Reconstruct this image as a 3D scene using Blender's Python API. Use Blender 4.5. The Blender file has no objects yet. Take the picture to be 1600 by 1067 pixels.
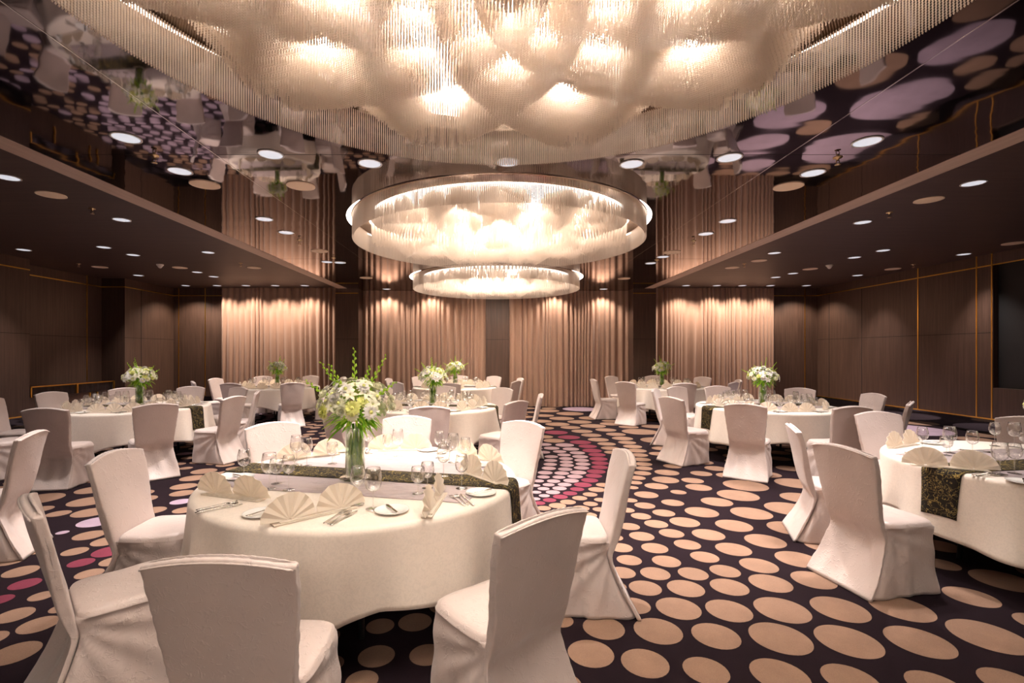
import bpy, math, random
import numpy as np
from mathutils import Vector, Matrix
PI = math.pi
C = bpy.context.scene.collection
SC = bpy.context.scene

# ------------------------------------------------------------------ camera, world, exposure
F = 765.0                     # focal length in pixels of the 1600 wide frame
CAMX, EYE = -0.085, 1.60
VPX, VPY = 770.0, 551.0
cam = bpy.data.cameras.new('camera')
cam.sensor_width = 36.0
cam.lens = 36.0 * F / 1600.0
cam.shift_x = (800.0 - VPX) / 1600.0
cam.shift_y = (VPY - 533.5) / 1600.0
cam.clip_start = 0.05
cam_ob = bpy.data.objects.new('camera', cam)
cam_ob.location = (CAMX, 0, EYE)
cam_ob.rotation_euler = (PI / 2, 0, 0)
C.objects.link(cam_ob)
SC.camera = cam_ob
SC.view_settings.view_transform = 'Standard'
SC.view_settings.look = 'None'
SC.view_settings.gamma = 1.0
SC.view_settings.use_curve_mapping = False
SC.view_settings.exposure = 1.75
world = bpy.data.worlds.new('world')
SC.world = world
world.use_nodes = True
world.node_tree.nodes['Background'].inputs[0].default_value = (1.0, 0.9, 0.84, 1)
world.node_tree.nodes['Background'].inputs[1].default_value = 0.05
SC.cycles.transparent_max_bounces = 40
SC.cycles.max_bounces = 8
SC.cycles.sample_clamp_indirect = 6.0
SC.cycles.use_denoising = True
BULB = 40.0        # chandelier bulb emission
SPOT = 88.0         # watts of a downlight in the gloss ceiling
WARM = (1.0, 0.84, 0.70)
COOL = (1.0, 0.90, 0.86)

HC = EYE + 1.84               # gloss ceiling
HS = EYE + 1.92               # side ceilings
XW = 9.6                      # side walls
YB = 14.6                     # back wall
YF = -6.0                     # wall behind the camera


def at(px, py, z):
    """the point at height z seen at pixel (px, py)"""
    d = F * (EYE - z) / (py - VPY)
    return Vector((CAMX + (px - VPX) * d / F, d, z))


# ------------------------------------------------------------------ materials
def mat(name, base=(0.8, 0.8, 0.8), rough=0.5, metal=0.0, emit=None, estr=0.0, spec=0.5, sheen=0.0, coat=0.0):
    m = bpy.data.materials.new(name)
    m.use_nodes = True
    b = m.node_tree.nodes['Principled BSDF']
    b.inputs['Base Color'].default_value = (*base, 1)
    b.inputs['Roughness'].default_value = rough
    b.inputs['Metallic'].default_value = metal
    b.inputs['Specular IOR Level'].default_value = spec
    b.inputs['Sheen Weight'].default_value = sheen
    b.inputs['Coat Weight'].default_value = coat
    if emit:
        b.inputs['Emission Color'].default_value = (*emit, 1)
        b.inputs['Emission Strength'].default_value = estr
    return m


def nn(m, t, **kw):
    n = m.node_tree.nodes.new(t)
    for k, v in kw.items():
        setattr(n, k, v)
    return n


def lk(m, a, b):
    m.node_tree.links.new(a, b)


def coords(m, scale=(1, 1, 1), kind='Object'):
    tc = nn(m, 'ShaderNodeTexCoord')
    mp = nn(m, 'ShaderNodeMapping')
    mp.inputs['Scale'].default_value = scale
    lk(m, tc.outputs[kind], mp.inputs['Vector'])
    return mp.outputs['Vector']


def add_bump(m, height, strength, dist=0.01):
    b = nn(m, 'ShaderNodeBump')
    b.inputs['Strength'].default_value = strength
    b.inputs['Distance'].default_value = dist
    lk(m, height, b.inputs['Height'])
    lk(m, b.outputs['Normal'], m.node_tree.nodes['Principled BSDF'].inputs['Normal'])


def noise(m, vec, scale, detail=4, rough=0.55, dist=0.0):
    n = nn(m, 'ShaderNodeTexNoise')
    n.inputs['Scale'].default_value = scale
    n.inputs['Detail'].default_value = detail
    n.inputs['Roughness'].default_value = rough
    n.inputs['Distortion'].default_value = dist
    lk(m, vec, n.inputs['Vector'])
    return n


def ramp(m, fac, stops):
    r = nn(m, 'ShaderNodeValToRGB')
    e = r.color_ramp.elements
    while len(e) < len(stops):
        e.new(0.5)
    for k, (p, c) in enumerate(stops):
        e[k].position = p
        e[k].color = (*c, 1)
    lk(m, fac, r.inputs['Fac'])
    return r


def to_base(m, out):
    lk(m, out, m.node_tree.nodes['Principled BSDF'].inputs['Base Color'])


def wood(name, c1, c2, scale, rough=0.42):
    m = mat(name, c1, rough)
    v = coords(m, scale)
    n = noise(m, v, 3.0, 6, 0.65, 0.4)
    r = ramp(m, n.outputs['Fac'], [(0.3, c1), (0.7, c2)])
    to_base(m, r.outputs['Color'])
    return m


M = {}
M['walnut'] = wood('walnut_panel', (0.050, 0.027, 0.019), (0.100, 0.055, 0.038), (9, 9, 0.35))
M['walnut_ceiling'] = wood('walnut_ceiling', (0.040, 0.023, 0.019), (0.075, 0.043, 0.035), (0.35, 7, 3), 0.5)
M['beam'] = wood('ceiling_trim_wood', (0.46, 0.34, 0.28), (0.58, 0.44, 0.36), (8, 0.4, 8), 0.5)
M['black'] = mat('matt_black', (0.006, 0.005, 0.005), 0.6)
M['black_gloss'] = mat('black_gloss', (0.012, 0.009, 0.010), 0.06, spec=0.6)
M['gold'] = mat('brushed_gold', (0.85, 0.50, 0.10), 0.28, 1.0)
M['groove'] = mat('groove', (0.004, 0.003, 0.003), 0.9)

# mirror black stretched ceiling, slightly wavy
m = mat('gloss_ceiling', (0.27, 0.225, 0.225), 0.035, 1.0)
v = coords(m, (0.35, 1.3, 1))
n = noise(m, v, 1.6, 2, 0.4)
add_bump(m, n.outputs['Fac'], 0.22, 0.012)
M['gloss_ceiling'] = m

# carpet
def carpet(name, c):
    m = mat(name, c, 0.95, spec=0.06)
    v = coords(m)
    a = noise(m, v, 3.2, 4, 0.6)
    b = noise(m, v, 260.0, 2, 0.6)
    mx = nn(m, 'ShaderNodeMath', operation='ADD')
    lk(m, a.outputs['Fac'], mx.inputs[0]); lk(m, b.outputs['Fac'], mx.inputs[1])
    r = ramp(m, mx.outputs[0], [(0.55, tuple(x * 0.80 for x in c)), (1.0, tuple(min(1, x * 1.10) for x in c))])
    hv = nn(m, 'ShaderNodeMath', operation='MULTIPLY'); hv.inputs[1].default_value = 0.72
    lk(m, mx.outputs[0], hv.inputs[0]); lk(m, hv.outputs[0], r.inputs['Fac'])
    to_base(m, r.outputs['Color'])
    add_bump(m, b.outputs['Fac'], 0.35, 0.004)
    return m
M['carpet'] = carpet('carpet_aubergine', (0.016, 0.009, 0.012))
M['c_tan'] = carpet('carpet_tan', (0.285, 0.175, 0.122))
M['c_pink'] = carpet('carpet_pink', (0.34, 0.23, 0.24))
M['c_red'] = carpet('carpet_red', (0.19, 0.04, 0.062))
M['c_lilac'] = carpet('carpet_lilac', (0.37, 0.275, 0.34))

# satin chair cover with crushed crinkles
def satin(name, c, rough, scale, strength, aniso=(1, 1, 1)):
    m = mat(name, c, rough, spec=0.5, sheen=0.25)
    v = coords(m, aniso)
    b = noise(m, v, scale * 0.30, 3, 0.5, 0.8)
    tot = None
    for sc, amp in ((1.0, 1.0), (2.3, 0.5)):            # thin creases where the noise crosses its middle
        a = noise(m, v, scale * sc, 1, 0.4, 1.0)
        r = nn(m, 'ShaderNodeMath', operation='SUBTRACT'); r.inputs[1].default_value = 0.5
        lk(m, a.outputs['Fac'], r.inputs[0])
        ab = nn(m, 'ShaderNodeMath', operation='ABSOLUTE'); lk(m, r.outputs[0], ab.inputs[0])
        mr = nn(m, 'ShaderNodeMapRange'); mr.inputs[1].default_value = 0.0; mr.inputs[2].default_value = 0.055
        mr.inputs[3].default_value = amp; mr.inputs[4].default_value = 0.0
        lk(m, ab.outputs[0], mr.inputs[0])
        if tot is None:
            tot = mr.outputs[0]
        else:
            ad = nn(m, 'ShaderNodeMath', operation='ADD'); lk(m, tot, ad.inputs[0]); lk(m, mr.outputs[0], ad.inputs[1]); tot = ad.outputs[0]
    # creases come and go in patches
    pr_ = nn(m, 'ShaderNodeMapRange'); pr_.inputs[1].default_value = 0.47; pr_.inputs[2].default_value = 0.62
    lk(m, noise(m, v, scale * 1.7, 2).outputs['Fac'], pr_.inputs[0])
    mu = nn(m, 'ShaderNodeMath', operation='MULTIPLY'); lk(m, tot, mu.inputs[0]); lk(m, pr_.outputs[0], mu.inputs[1])
    ad = nn(m, 'ShaderNodeMath', operation='ADD'); lk(m, mu.outputs[0], ad.inputs[0]); lk(m, b.outputs['Fac'], ad.inputs[1])
    add_bump(m, ad.outputs[0], strength, 0.006)
    cr = ramp(m, b.outputs['Fac'], [(0.3, tuple(x * 0.93 for x in c)), (0.7, c)])
    to_base(m, cr.outputs['Color'])
    return m
M['cover'] = satin('satin_chair_cover', (0.66, 0.545, 0.50), 0.36, 17.0, 0.27)
M['satin'] = satin('satin_overlay', (0.47, 0.38, 0.38), 0.28, 7.0, 0.7, (0.5, 2.2, 1))
M['curtain'] = satin('curtain_satin', (0.36, 0.215, 0.15), 0.45, 6.0, 0.12, (3, 3, 0.25))

# damask table linen
def linen(name, c, strength=0.12):
    m = mat(name, c, 0.62, spec=0.35, sheen=0.2)
    v = coords(m)
    w = nn(m, 'ShaderNodeTexVoronoi'); w.inputs['Scale'].default_value = 55.0
    lk(m, v, w.inputs['Vector'])
    n = noise(m, v, 40.0, 4, 0.6, 2.0)
    r = ramp(m, n.outputs['Fac'], [(0.40, tuple(x * 0.93 for x in c)), (0.55, c)])
    to_base(m, r.outputs['Color'])
    rr = nn(m, 'ShaderNodeMapRange'); rr.inputs[3].default_value = 0.38; rr.inputs[4].default_value = 0.7
    lk(m, n.outputs['Fac'], rr.inputs[0])
    lk(m, rr.outputs[0], m.node_tree.nodes['Principled BSDF'].inputs['Roughness'])
    add_bump(m, n.outputs['Fac'], strength, 0.004)
    return m
M['linen'] = linen('damask_cloth', (0.87, 0.765, 0.665))
M['napkin'] = mat('napkin_linen', (0.93, 0.85, 0.75), 0.75, sheen=0.2)
m = M['napkin']
tr = nn(m, 'ShaderNodeBsdfTranslucent'); tr.inputs[0].default_value = (0.95, 0.87, 0.76, 1)
mx = nn(m, 'ShaderNodeMixShader'); mx.inputs[0].default_value = 0.5
lk(m, m.node_tree.nodes['Principled BSDF'].outputs[0], mx.inputs[1]); lk(m, tr.outputs[0], mx.inputs[2])
lk(m, mx.outputs[0], m.node_tree.nodes['Material Output'].inputs['Surface'])

# dark runner with a gold scribble
m = mat('runner_brocade', (0.03, 0.025, 0.02), 0.6)
v = coords(m)
n1 = noise(m, v, 6.5, 2, 0.45, 3.0)
s1 = nn(m, 'ShaderNodeMath', operation='SUBTRACT'); s1.inputs[1].default_value = 0.5; lk(m, n1.outputs['Fac'], s1.inputs[0])
a1 = nn(m, 'ShaderNodeMath', operation='ABSOLUTE'); lk(m, s1.outputs[0], a1.inputs[0])
n2 = noise(m, v, 13.0, 2, 0.5, 2.0)
s2 = nn(m, 'ShaderNodeMath', operation='SUBTRACT'); s2.inputs[1].default_value = 0.5; lk(m, n2.outputs['Fac'], s2.inputs[0])
a2 = nn(m, 'ShaderNodeMath', operation='ABSOLUTE'); lk(m, s2.outputs[0], a2.inputs[0])
mn = nn(m, 'ShaderNodeMath', operation='MINIMUM'); lk(m, a1.outputs[0], mn.inputs[0]); lk(m, a2.outputs[0], mn.inputs[1])
r = ramp(m, mn.outputs[0], [(0.0, (0.50, 0.36, 0.10)), (0.006, (0.20, 0.15, 0.06)), (0.014, (0.022, 0.018, 0.015))])
to_base(m, r.outputs['Color'])
m.node_tree.nodes['Principled BSDF'].inputs['Roughness'].default_value = 0.85
m.node_tree.nodes['Principled BSDF'].inputs['Specular IOR Level'].default_value = 0.12
M['runner'] = m


# thin clear glass: see-through with fresnel reflections
def thin_glass(name, tint, edge=0.38, dark=0.38):
    m = bpy.data.materials.new(name); m.use_nodes = True
    nt = m.node_tree; nt.nodes.clear()
    o = nn(m, 'ShaderNodeOutputMaterial')
    t = nn(m, 'ShaderNodeBsdfTransparent')
    g = nn(m, 'ShaderNodeBsdfGlossy'); g.inputs[0].default_value = (1, 1, 1, 1); g.inputs['Roughness'].default_value = 0.02
    lw = nn(m, 'ShaderNodeLayerWeight'); lw.inputs['Blend'].default_value = edge
    cr = ramp(m, lw.outputs['Facing'], [(0.35, tint), (0.95, tuple(x * dark for x in tint))])
    lk(m, cr.outputs['Color'], t.inputs[0])
    mp = nn(m, 'ShaderNodeMapRange'); mp.inputs[3].default_value = 0.10; mp.inputs[4].default_value = 0.75
    lk(m, lw.outputs['Facing'], mp.inputs[0])
    mx = nn(m, 'ShaderNodeMixShader')
    lk(m, mp.outputs[0], mx.inputs[0]); lk(m, t.outputs[0], mx.inputs[1]); lk(m, g.outputs[0], mx.inputs[2])
    lk(m, mx.outputs[0], o.inputs['Surface'])
    return m
M['glass'] = thin_glass('clear_glass', (0.96, 0.96, 0.95))
M['vase_glass'] = thin_glass('vase_glass', (0.97, 0.99, 0.95), 0.25, 0.8)
M['water'] = thin_glass('vase_water', (0.90, 0.98, 0.78), 0.15, 0.9)
M['steel'] = mat('cutlery_steel', (0.75, 0.73, 0.70), 0.14, 1.0)
M['china'] = mat('white_china', (0.86, 0.84, 0.80), 0.15, coat=0.4)
M['white_trim'] = mat('white_trim', (0.75, 0.75, 0.76), 0.4)
M['lens'] = mat('downlight_lens', (0.40, 0.42, 0.46), 0.25, emit=(0.90, 0.92, 1.0), estr=0.20)
M['chrome_cone'] = mat('downlight_cone', (0.70, 0.72, 0.76), 0.25, 1.0)
M['speaker'] = mat('speaker_grille', (0.90, 0.73, 0.56), 0.7, emit=None)
M['brass'] = mat('sprinkler_brass', (0.75, 0.58, 0.35), 0.3, 1.0)
M['plate_white'] = mat('white_plastic', (0.88, 0.84, 0.78), 0.45)
M['mirror_plate'] = mat('champagne_mirror', (0.80, 0.67, 0.56), 0.12, 1.0)
M['glow_disc'] = mat('added_glow', (0.85, 0.80, 0.74), 0.5, emit=(1.0, 0.92, 0.83), estr=1.75)  # glow added inside the chandeliers, not one of their lamps
M['lamp_plate'] = mat('lamp_plate_white', (0.88, 0.84, 0.78), 0.45, emit=(1.0, 0.90, 0.80), estr=4.2)
M['bulb'] = mat('lit_bulb', (1, 1, 1), 0.4, emit=(1.0, 0.92, 0.83), estr=BULB)
M['red'] = mat('red_fabric', (0.55, 0.03, 0.03), 0.8)
M['leaf'] = mat('leaf_green', (0.20, 0.48, 0.03), 0.5)
M['leaf_light'] = mat('bud_green', (0.50, 0.72, 0.07), 0.5)
for k_, c_ in (('leaf', (0.30, 0.62, 0.05, 1)), ('leaf_light', (0.62, 0.90, 0.10, 1))):
    m = M[k_]
    tr = nn(m, 'ShaderNodeBsdfTranslucent'); tr.inputs[0].default_value = c_
    mx = nn(m, 'ShaderNodeMixShader'); mx.inputs[0].default_value = 0.45
    lk(m, m.node_tree.nodes['Principled BSDF'].outputs[0], mx.inputs[1]); lk(m, tr.outputs[0], mx.inputs[2])
    lk(m, mx.outputs[0], m.node_tree.nodes['Material Output'].inputs['Surface'])
M['petal'] = mat('cream_petal', (0.88, 0.86, 0.64), 0.6)
M['petal_white'] = mat('white_petal', (0.90, 0.86, 0.80), 0.6)
M['petal_yellow'] = mat('yellow_green_petal', (0.78, 0.80, 0.26), 0.6)
M['table_wood'] = mat('table_plywood', (0.20, 0.12, 0.07), 0.6)
M['table_leg'] = mat('table_leg_black', (0.02, 0.02, 0.02), 0.4)

# bead chain: champagne metal-lacquer beads that let some light through
m = bpy.data.materials.new('champagne_beads'); m.use_nodes = True
b = m.node_tree.nodes['Principled BSDF']
b.inputs['Base Color'].default_value = (0.92, 0.81, 0.71, 1)
b.inputs['Metallic'].default_value = 0.0
b.inputs['Roughness'].default_value = 0.38
tr = nn(m, 'ShaderNodeBsdfTranslucent'); tr.inputs[0].default_value = (0.96, 0.87, 0.78, 1)
mx = nn(m, 'ShaderNodeMixShader'); mx.inputs[0].default_value = 0.35
lk(m, b.outputs[0], mx.inputs[1]); lk(m, tr.outputs[0], mx.inputs[2])
lk(m, mx.outputs[0], m.node_tree.nodes['Material Output'].inputs['Surface'])
M['beads'] = m


# ------------------------------------------------------------------ mesh helpers
def obj(name, verts, faces, mats, parent=None, smooth=True, idx=None, loc=None):
    me = bpy.data.meshes.new(name)
    me.from_pydata([tuple(v) for v in verts], [], faces)
    if not isinstance(mats, (list, tuple)):
        mats = [mats]
    for mm in mats:
        me.materials.append(mm)
    if idx is not None:
        me.polygons.foreach_set('material_index', idx)
    if smooth:
        me.polygons.foreach_set('use_smooth', [True] * len(me.polygons))
    me.update()
    o = bpy.data.objects.new(name, me)
    C.objects.link(o)
    if parent:
        o.parent = parent
    if loc is not None:
        o.location = loc
    return o


class MB:
    """collects shapes into one mesh"""
    def __init__(s):
        s.v, s.f, s.i = [], [], []

    def add(s, v, f, mi=0):
        n = len(s.v)
        s.v += [tuple(p) for p in v]
        s.f += [tuple(k + n for k in q) for q in f]
        s.i += [mi] * len(f)

    def box(s, a, b, mi=0):
        (x0, y0, z0), (x1, y1, z1) = a, b
        s.add([(x0, y0, z0), (x1, y0, z0), (x1, y1, z0), (x0, y1, z0), (x0, y0, z1), (x1, y0, z1), (x1, y1, z1), (x0, y1, z1)],
              [(0, 3, 2, 1), (4, 5, 6, 7), (0, 1, 5, 4), (1, 2, 6, 5), (2, 3, 7, 6), (3, 0, 4, 7)], mi)

    def lathe(s, prof, n=24, cx=0, cy=0, mi=0, cap0=False, cap1=False):
        v, f = [], []
        for r, z in prof:
            for k in range(n):
                a = 2 * PI * k / n
                v.append((cx + r * math.cos(a), cy + r * math.sin(a), z))
        for j in range(len(prof) - 1):
            for k in range(n):
                k2 = (k + 1) % n
                f.append((j * n + k, j * n + k2, (j + 1) * n + k2, (j + 1) * n + k))
        if cap0:
            f.append(tuple(range(n - 1, -1, -1)))
        if cap1:
            f.append(tuple((len(prof) - 1) * n + k for k in range(n)))
        s.add(v, f, mi)

    def tube(s, pts, rad, n=6, mi=0):
        pts = [Vector(p) for p in pts]
        if not isinstance(rad, (list, tuple)):
            rad = [rad] * len(pts)
        v, f = [], []
        for j, p in enumerate(pts):
            d = (pts[min(j + 1, len(pts) - 1)] - pts[max(j - 1, 0)]).normalized()
            u = d.orthogonal().normalized(); w = d.cross(u)
            for k in range(n):
                a = 2 * PI * k / n
                v.append(p + (u * math.cos(a) + w * math.sin(a)) * rad[j])
        for j in range(len(pts) - 1):
            for k in range(n):
                k2 = (k + 1) % n
                f.append((j * n + k, j * n + k2, (j + 1) * n + k2, (j + 1) * n + k))
        f.append(tuple(range(n - 1, -1, -1))); f.append(tuple((len(pts) - 1) * n + k for k in range(n)))
        s.add(v, f, mi)

    def build(s, name, mats, parent=None, smooth=True, loc=None):
        return obj(name, s.v, s.f, mats, parent, smooth, s.i, loc)


def boxes(name, lst, mats, parent=None, loc=None):
    b = MB()
    for e in lst:
        b.box(*e)
    return b.build(name, mats, parent, False, loc)


def empty(name, loc=(0, 0, 0), rz=0.0):
    o = bpy.data.objects.new(name, None)
    o.empty_display_size = 0.1
    o.location = loc
    o.rotation_euler = (0, 0, rz)
    C.objects.link(o)
    return o


def tag(o, label, cat, group=None, kind=None):
    o['label'] = label
    o['category'] = cat
    if group:
        o['group'] = group
    if kind:
        o['kind'] = kind
    return o


def struct(o):
    o['kind'] = 'structure'
    return o


def kids(o):
    return [c for c in ALLKIDS.get(o.name, [])]


ALLKIDS = {}


def note(root):
    """remember the tree below a prototype"""
    ch = list(root.children)
    ALLKIDS[root.name] = ch
    for c in ch:
        note(c)


def copy_tree(o, parent=None):
    c = o.copy()
    C.objects.link(c)
    c.parent = parent
    for ch in kids(o):
        copy_tree(ch, c)
    return c


class Proto:
    """first use moves the prototype itself, later uses copy it"""
    def __init__(s, root):
        s.root, s.used = root, False
        note(root)

    def put(s, loc, rz, label, cat, group=None, scale=None):
        if s.used:
            o = copy_tree(s.root)
        else:
            o, s.used = s.root, True
        o.location = loc
        o.rotation_euler = (0, 0, rz)
        if scale:
            o.scale = scale
        return tag(o, label, cat, group)


def fade(x, a, b):
    t = min(1, max(0, (x - a) / (b - a)))
    return t * t * (3 - 2 * t)


# smooth value noise for cloth folds
_rs = np.random.RandomState(7)
_tab = _rs.rand(32, 32, 32)


def vnoise(x, y, z):
    xi, yi, zi = math.floor(x), math.floor(y), math.floor(z)
    fx, fy, fz = x - xi, y - yi, z - zi
    fx, fy, fz = fx * fx * (3 - 2 * fx), fy * fy * (3 - 2 * fy), fz * fz * (3 - 2 * fz)
    def g(a, b, c):
        return _tab[(xi + a) % 32, (yi + b) % 32, (zi + c) % 32]
    def l(p, q, t):
        return p + (q - p) * t
    return l(l(l(g(0, 0, 0), g(1, 0, 0), fx), l(g(0, 1, 0), g(1, 1, 0), fx), fy),
             l(l(g(0, 0, 1), g(1, 0, 1), fx), l(g(0, 1, 1), g(1, 1, 1), fx), fy), fz) * 2 - 1


# ================================================================== THE ROOM
# ---- carpet: one floor mesh, its dots woven in
T1 = 0
DOTS = []


def tile(x0, y0, s, lst):
    for e in lst:
        cx, cy, w = e[:3]
        col = e[3] if len(e) > 3 else 't'
        px, py = x0 + cx / s, y0 + cy / s
        p = at(px, py, 0.0)
        d = (w / s) * p.y / F / math.sqrt(1 + ((p.x - CAMX) / p.y) ** 2)
        DOTS.append((p.x, p.y, d / 2, col))


tile(820, 640, 6.667, [
    (235, 12, 250), (470, 42, 285), (200, 62, 210), (385, 92, 260), (690, 88, 260), (170, 120, 220), (570, 128, 255), (340, 152, 255),
    (900, 148, 240), (475, 186, 210), (710, 170, 270), (210, 192, 190), (595, 225, 220), (845, 211, 220), (1200, 230, 385), (1340, 175, 260),
    (325, 238, 245, 'r'), (460, 288, 230, 'r'), (692, 266, 212), (948, 257, 207), (200, 283, 190), (765, 313, 220), (1017, 300, 222),
    (1390, 320, 380), (305, 324, 222), (580, 340, 222, 'r'), (852, 357, 193), (1065, 342, 190), (655, 382, 192, 'r'), (890, 402, 195),
    (1122, 384, 200), (415, 369, 195, 'p'), (205, 363, 150, 'p'), (280, 402, 165, 'p'), (480, 411, 172, 'p'), (700, 427, 203, 'r'),
    (1165, 427, 210), (1430, 405, 220), (195, 444, 140, 'p'), (362, 437, 140, 'p'), (548, 450, 160, 'p'), (752, 470, 182, 'r'), (1192, 473, 187),
    (905, 445, 160), (408, 472, 140, 'p'), (275, 490, 143, 'p'), (577, 490, 165, 'p'), (768, 513, 190, 'r'), (1217, 519, 192), (428, 510, 147, 'p'),
    (270, 530, 137, 'p'), (592, 528, 152, 'p'), (785, 557, 180, 'r'), (1235, 567, 185), (433, 546, 140, 'p'), (265, 570, 142, 'p'),
    (606, 567, 155, 'p'), (780, 600, 175, 'r'), (1240, 611, 180), (438, 580, 146, 'p'), (250, 611, 150, 'p'), (590, 607, 160, 'p'),
    (745, 645, 195, 'r'), (1222, 662, 190), (420, 621, 152, 'p'), (212, 657, 155, 'p'), (556, 655, 170, 'p'), (720, 690, 172, 'r'), (1170, 711, 180),
    (1480, 655, 260), (1465, 732, 285), (1540, 590, 200), (385, 662, 155, 'p'), (195, 702, 132, 'p'), (523, 697, 162, 'p'), (675, 736, 180, 'r'),
    (1150, 760, 150), (355, 704, 135, 'p'), (140, 743, 120, 'p'), (482, 740, 163, 'p'), (605, 783, 185, 'r'), (1370, 797, 250), (300, 745, 140, 'p'),
    (110, 791, 105, 'p'), (415, 781, 145, 'p'), (545, 829, 148, 'r'), (1265, 887, 255), (1540, 970, 240), (248, 783, 125, 'p'), (195, 824, 125, 'p'),
    (362, 820, 150, 'p'), (472, 872, 150, 'r'), (118, 861, 110, 'p'), (293, 861, 150, 'p'), (370, 908, 155, 'r'), (203, 897, 115, 'p'),
    (258, 943, 140, 'r'), (110, 930, 105, 'p'), (150, 974, 128, 'r'), (750, 833, 180), (680, 884, 155), (572, 922, 158), (450, 963, 165),
    (340, 1000, 180), (195, 1027, 155), (790, 940, 140), (685, 982, 155), (820, 785, 160), (780, 1040, 150), (1250, 1000, 220), (1100, 945, 150),
    (1120, 812, 130), (1600, 860, 170)])
tile(940, 760, 6.667, [
    (465, 87, 260), (875, 67, 315), (575, 12, 240), (1010, 10, 280), (1420, 93, 450), (290, 145, 170), (450, 203, 222), (765, 176, 285),
    (1200, 161, 340), (260, 247, 170), (410, 310, 213), (647, 277, 240), (1042, 268, 360), (180, 325, 120), (568, 391, 252), (865, 372, 322),
    (1378, 408, 400), (290, 418, 220), (728, 489, 268), (1112, 503, 352), (418, 519, 265), (130, 533, 190), (893, 606, 287), (1373, 655, 388),
    (200, 638, 250), (553, 643, 285), (1073, 736, 308), (287, 768, 265), (675, 781, 305), (1285, 882, 330), (215, 898, 280), (558, 908, 318),
    (953, 910, 325), (130, 1040, 260)])
tile(860, 907, 6.667, [
    (690, 60, 220), (988, 78, 345), (1410, 82, 400), (870, 262, 350), (1333, 290, 480), (555, 495, 440), (1120, 525, 515), (420, 760, 485),
    (985, 860, 510), (1620, 940, 500), (0, 650, 200), (150, 1080, 350), (110, 420, 260)])
tile(1040, 740, 5.927, [
    (740, 110, 430), (670, 201, 390), (1210, 90, 420), (1250, 225, 400), (793, 367, 400), (1137, 325, 465), (632, 482, 355), (1140, 505, 420),
    (922, 625, 398), (628, 699, 345), (1450, 670, 350), (862, 851, 372), (1220, 793, 435), (970, 1015, 420), (1370, 985, 440), (590, 1050, 370),
    (477, 262, 302)])
tile(1080, 880, 5.707, [
    (300, 70, 280), (340, 228, 355), (700, 190, 405), (1100, 155, 445), (335, 423, 430), (810, 416, 525), (1325, 410, 555), (220, 648, 450),
    (793, 668, 585), (1400, 695, 640), (190, 960, 480), (790, 1000, 560), (1420, 1040, 560), (0, 420, 170)])
tile(1340, 880, 5.707, [(1300, 155, 660), (1010, 300, 540), (390, 400, 620), (550, 700, 675), (1160, 650, 800), (1640, 540, 550), (700, 1100, 600), (1380, 1080, 680)])
tile(0, 720, 3.075, [
    (445, 140, 180), (190, 182, 260), (425, 195, 215), (435, 248, 195), (465, 293, 200, 'l'), (300, 345, 70, 'l'), (430, 358, 170),
    (515, 386, 165), (590, 315, 120), (527, 435, 180, 'r'), (360, 436, 140), (390, 490, 140, 'r'), (548, 482, 150), (430, 543, 150), (590, 525, 90),
    (500, 570, 130), (50, 482, 160), (100, 532, 190), (120, 592, 170, 'r'), (200, 650, 140), (0, 668, 150, 'r'), (70, 742, 210), (185, 788, 220),
    (290, 710, 120), (70, 925, 280), (290, 930, 200), (200, 1050, 150)])
tile(240, 700, 8.889, [(450, 280, 200), (700, 322, 380), (1130, 285, 260), (550, 418, 390), (420, 533, 390), (400, 628, 370), (380, 745, 320, 'l'), (430, 862, 350)])
tile(830, 580, 6.957, [(540, 412, 400, 'l'), (720, 465, 160, 'l'), (1370, 440, 130, 'l')])
for (x, y, d, c) in [(8.45, 10.26, 1.7, 'l'), (8.0, 8.4, 1.2, 'l'), (6.7, 12.4, 1.25, 'l'), (6.5, 10.9, 1.4, 'l'), (9.0, 12.6, 1.9, 'l'), (5.6, 13.6, 0.9, 'l'),
                     (3.3, 13.9, 0.9, 'l'), (7.3, 13.7, 0.9, 'l'), (8.6, 6.9, 1.3, 't'), (7.0, 9.2, 1.1, 't'), (6.3, 7.9, 0.95, 't')]:
    DOTS.append((x, y, d / 2, c))


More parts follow.
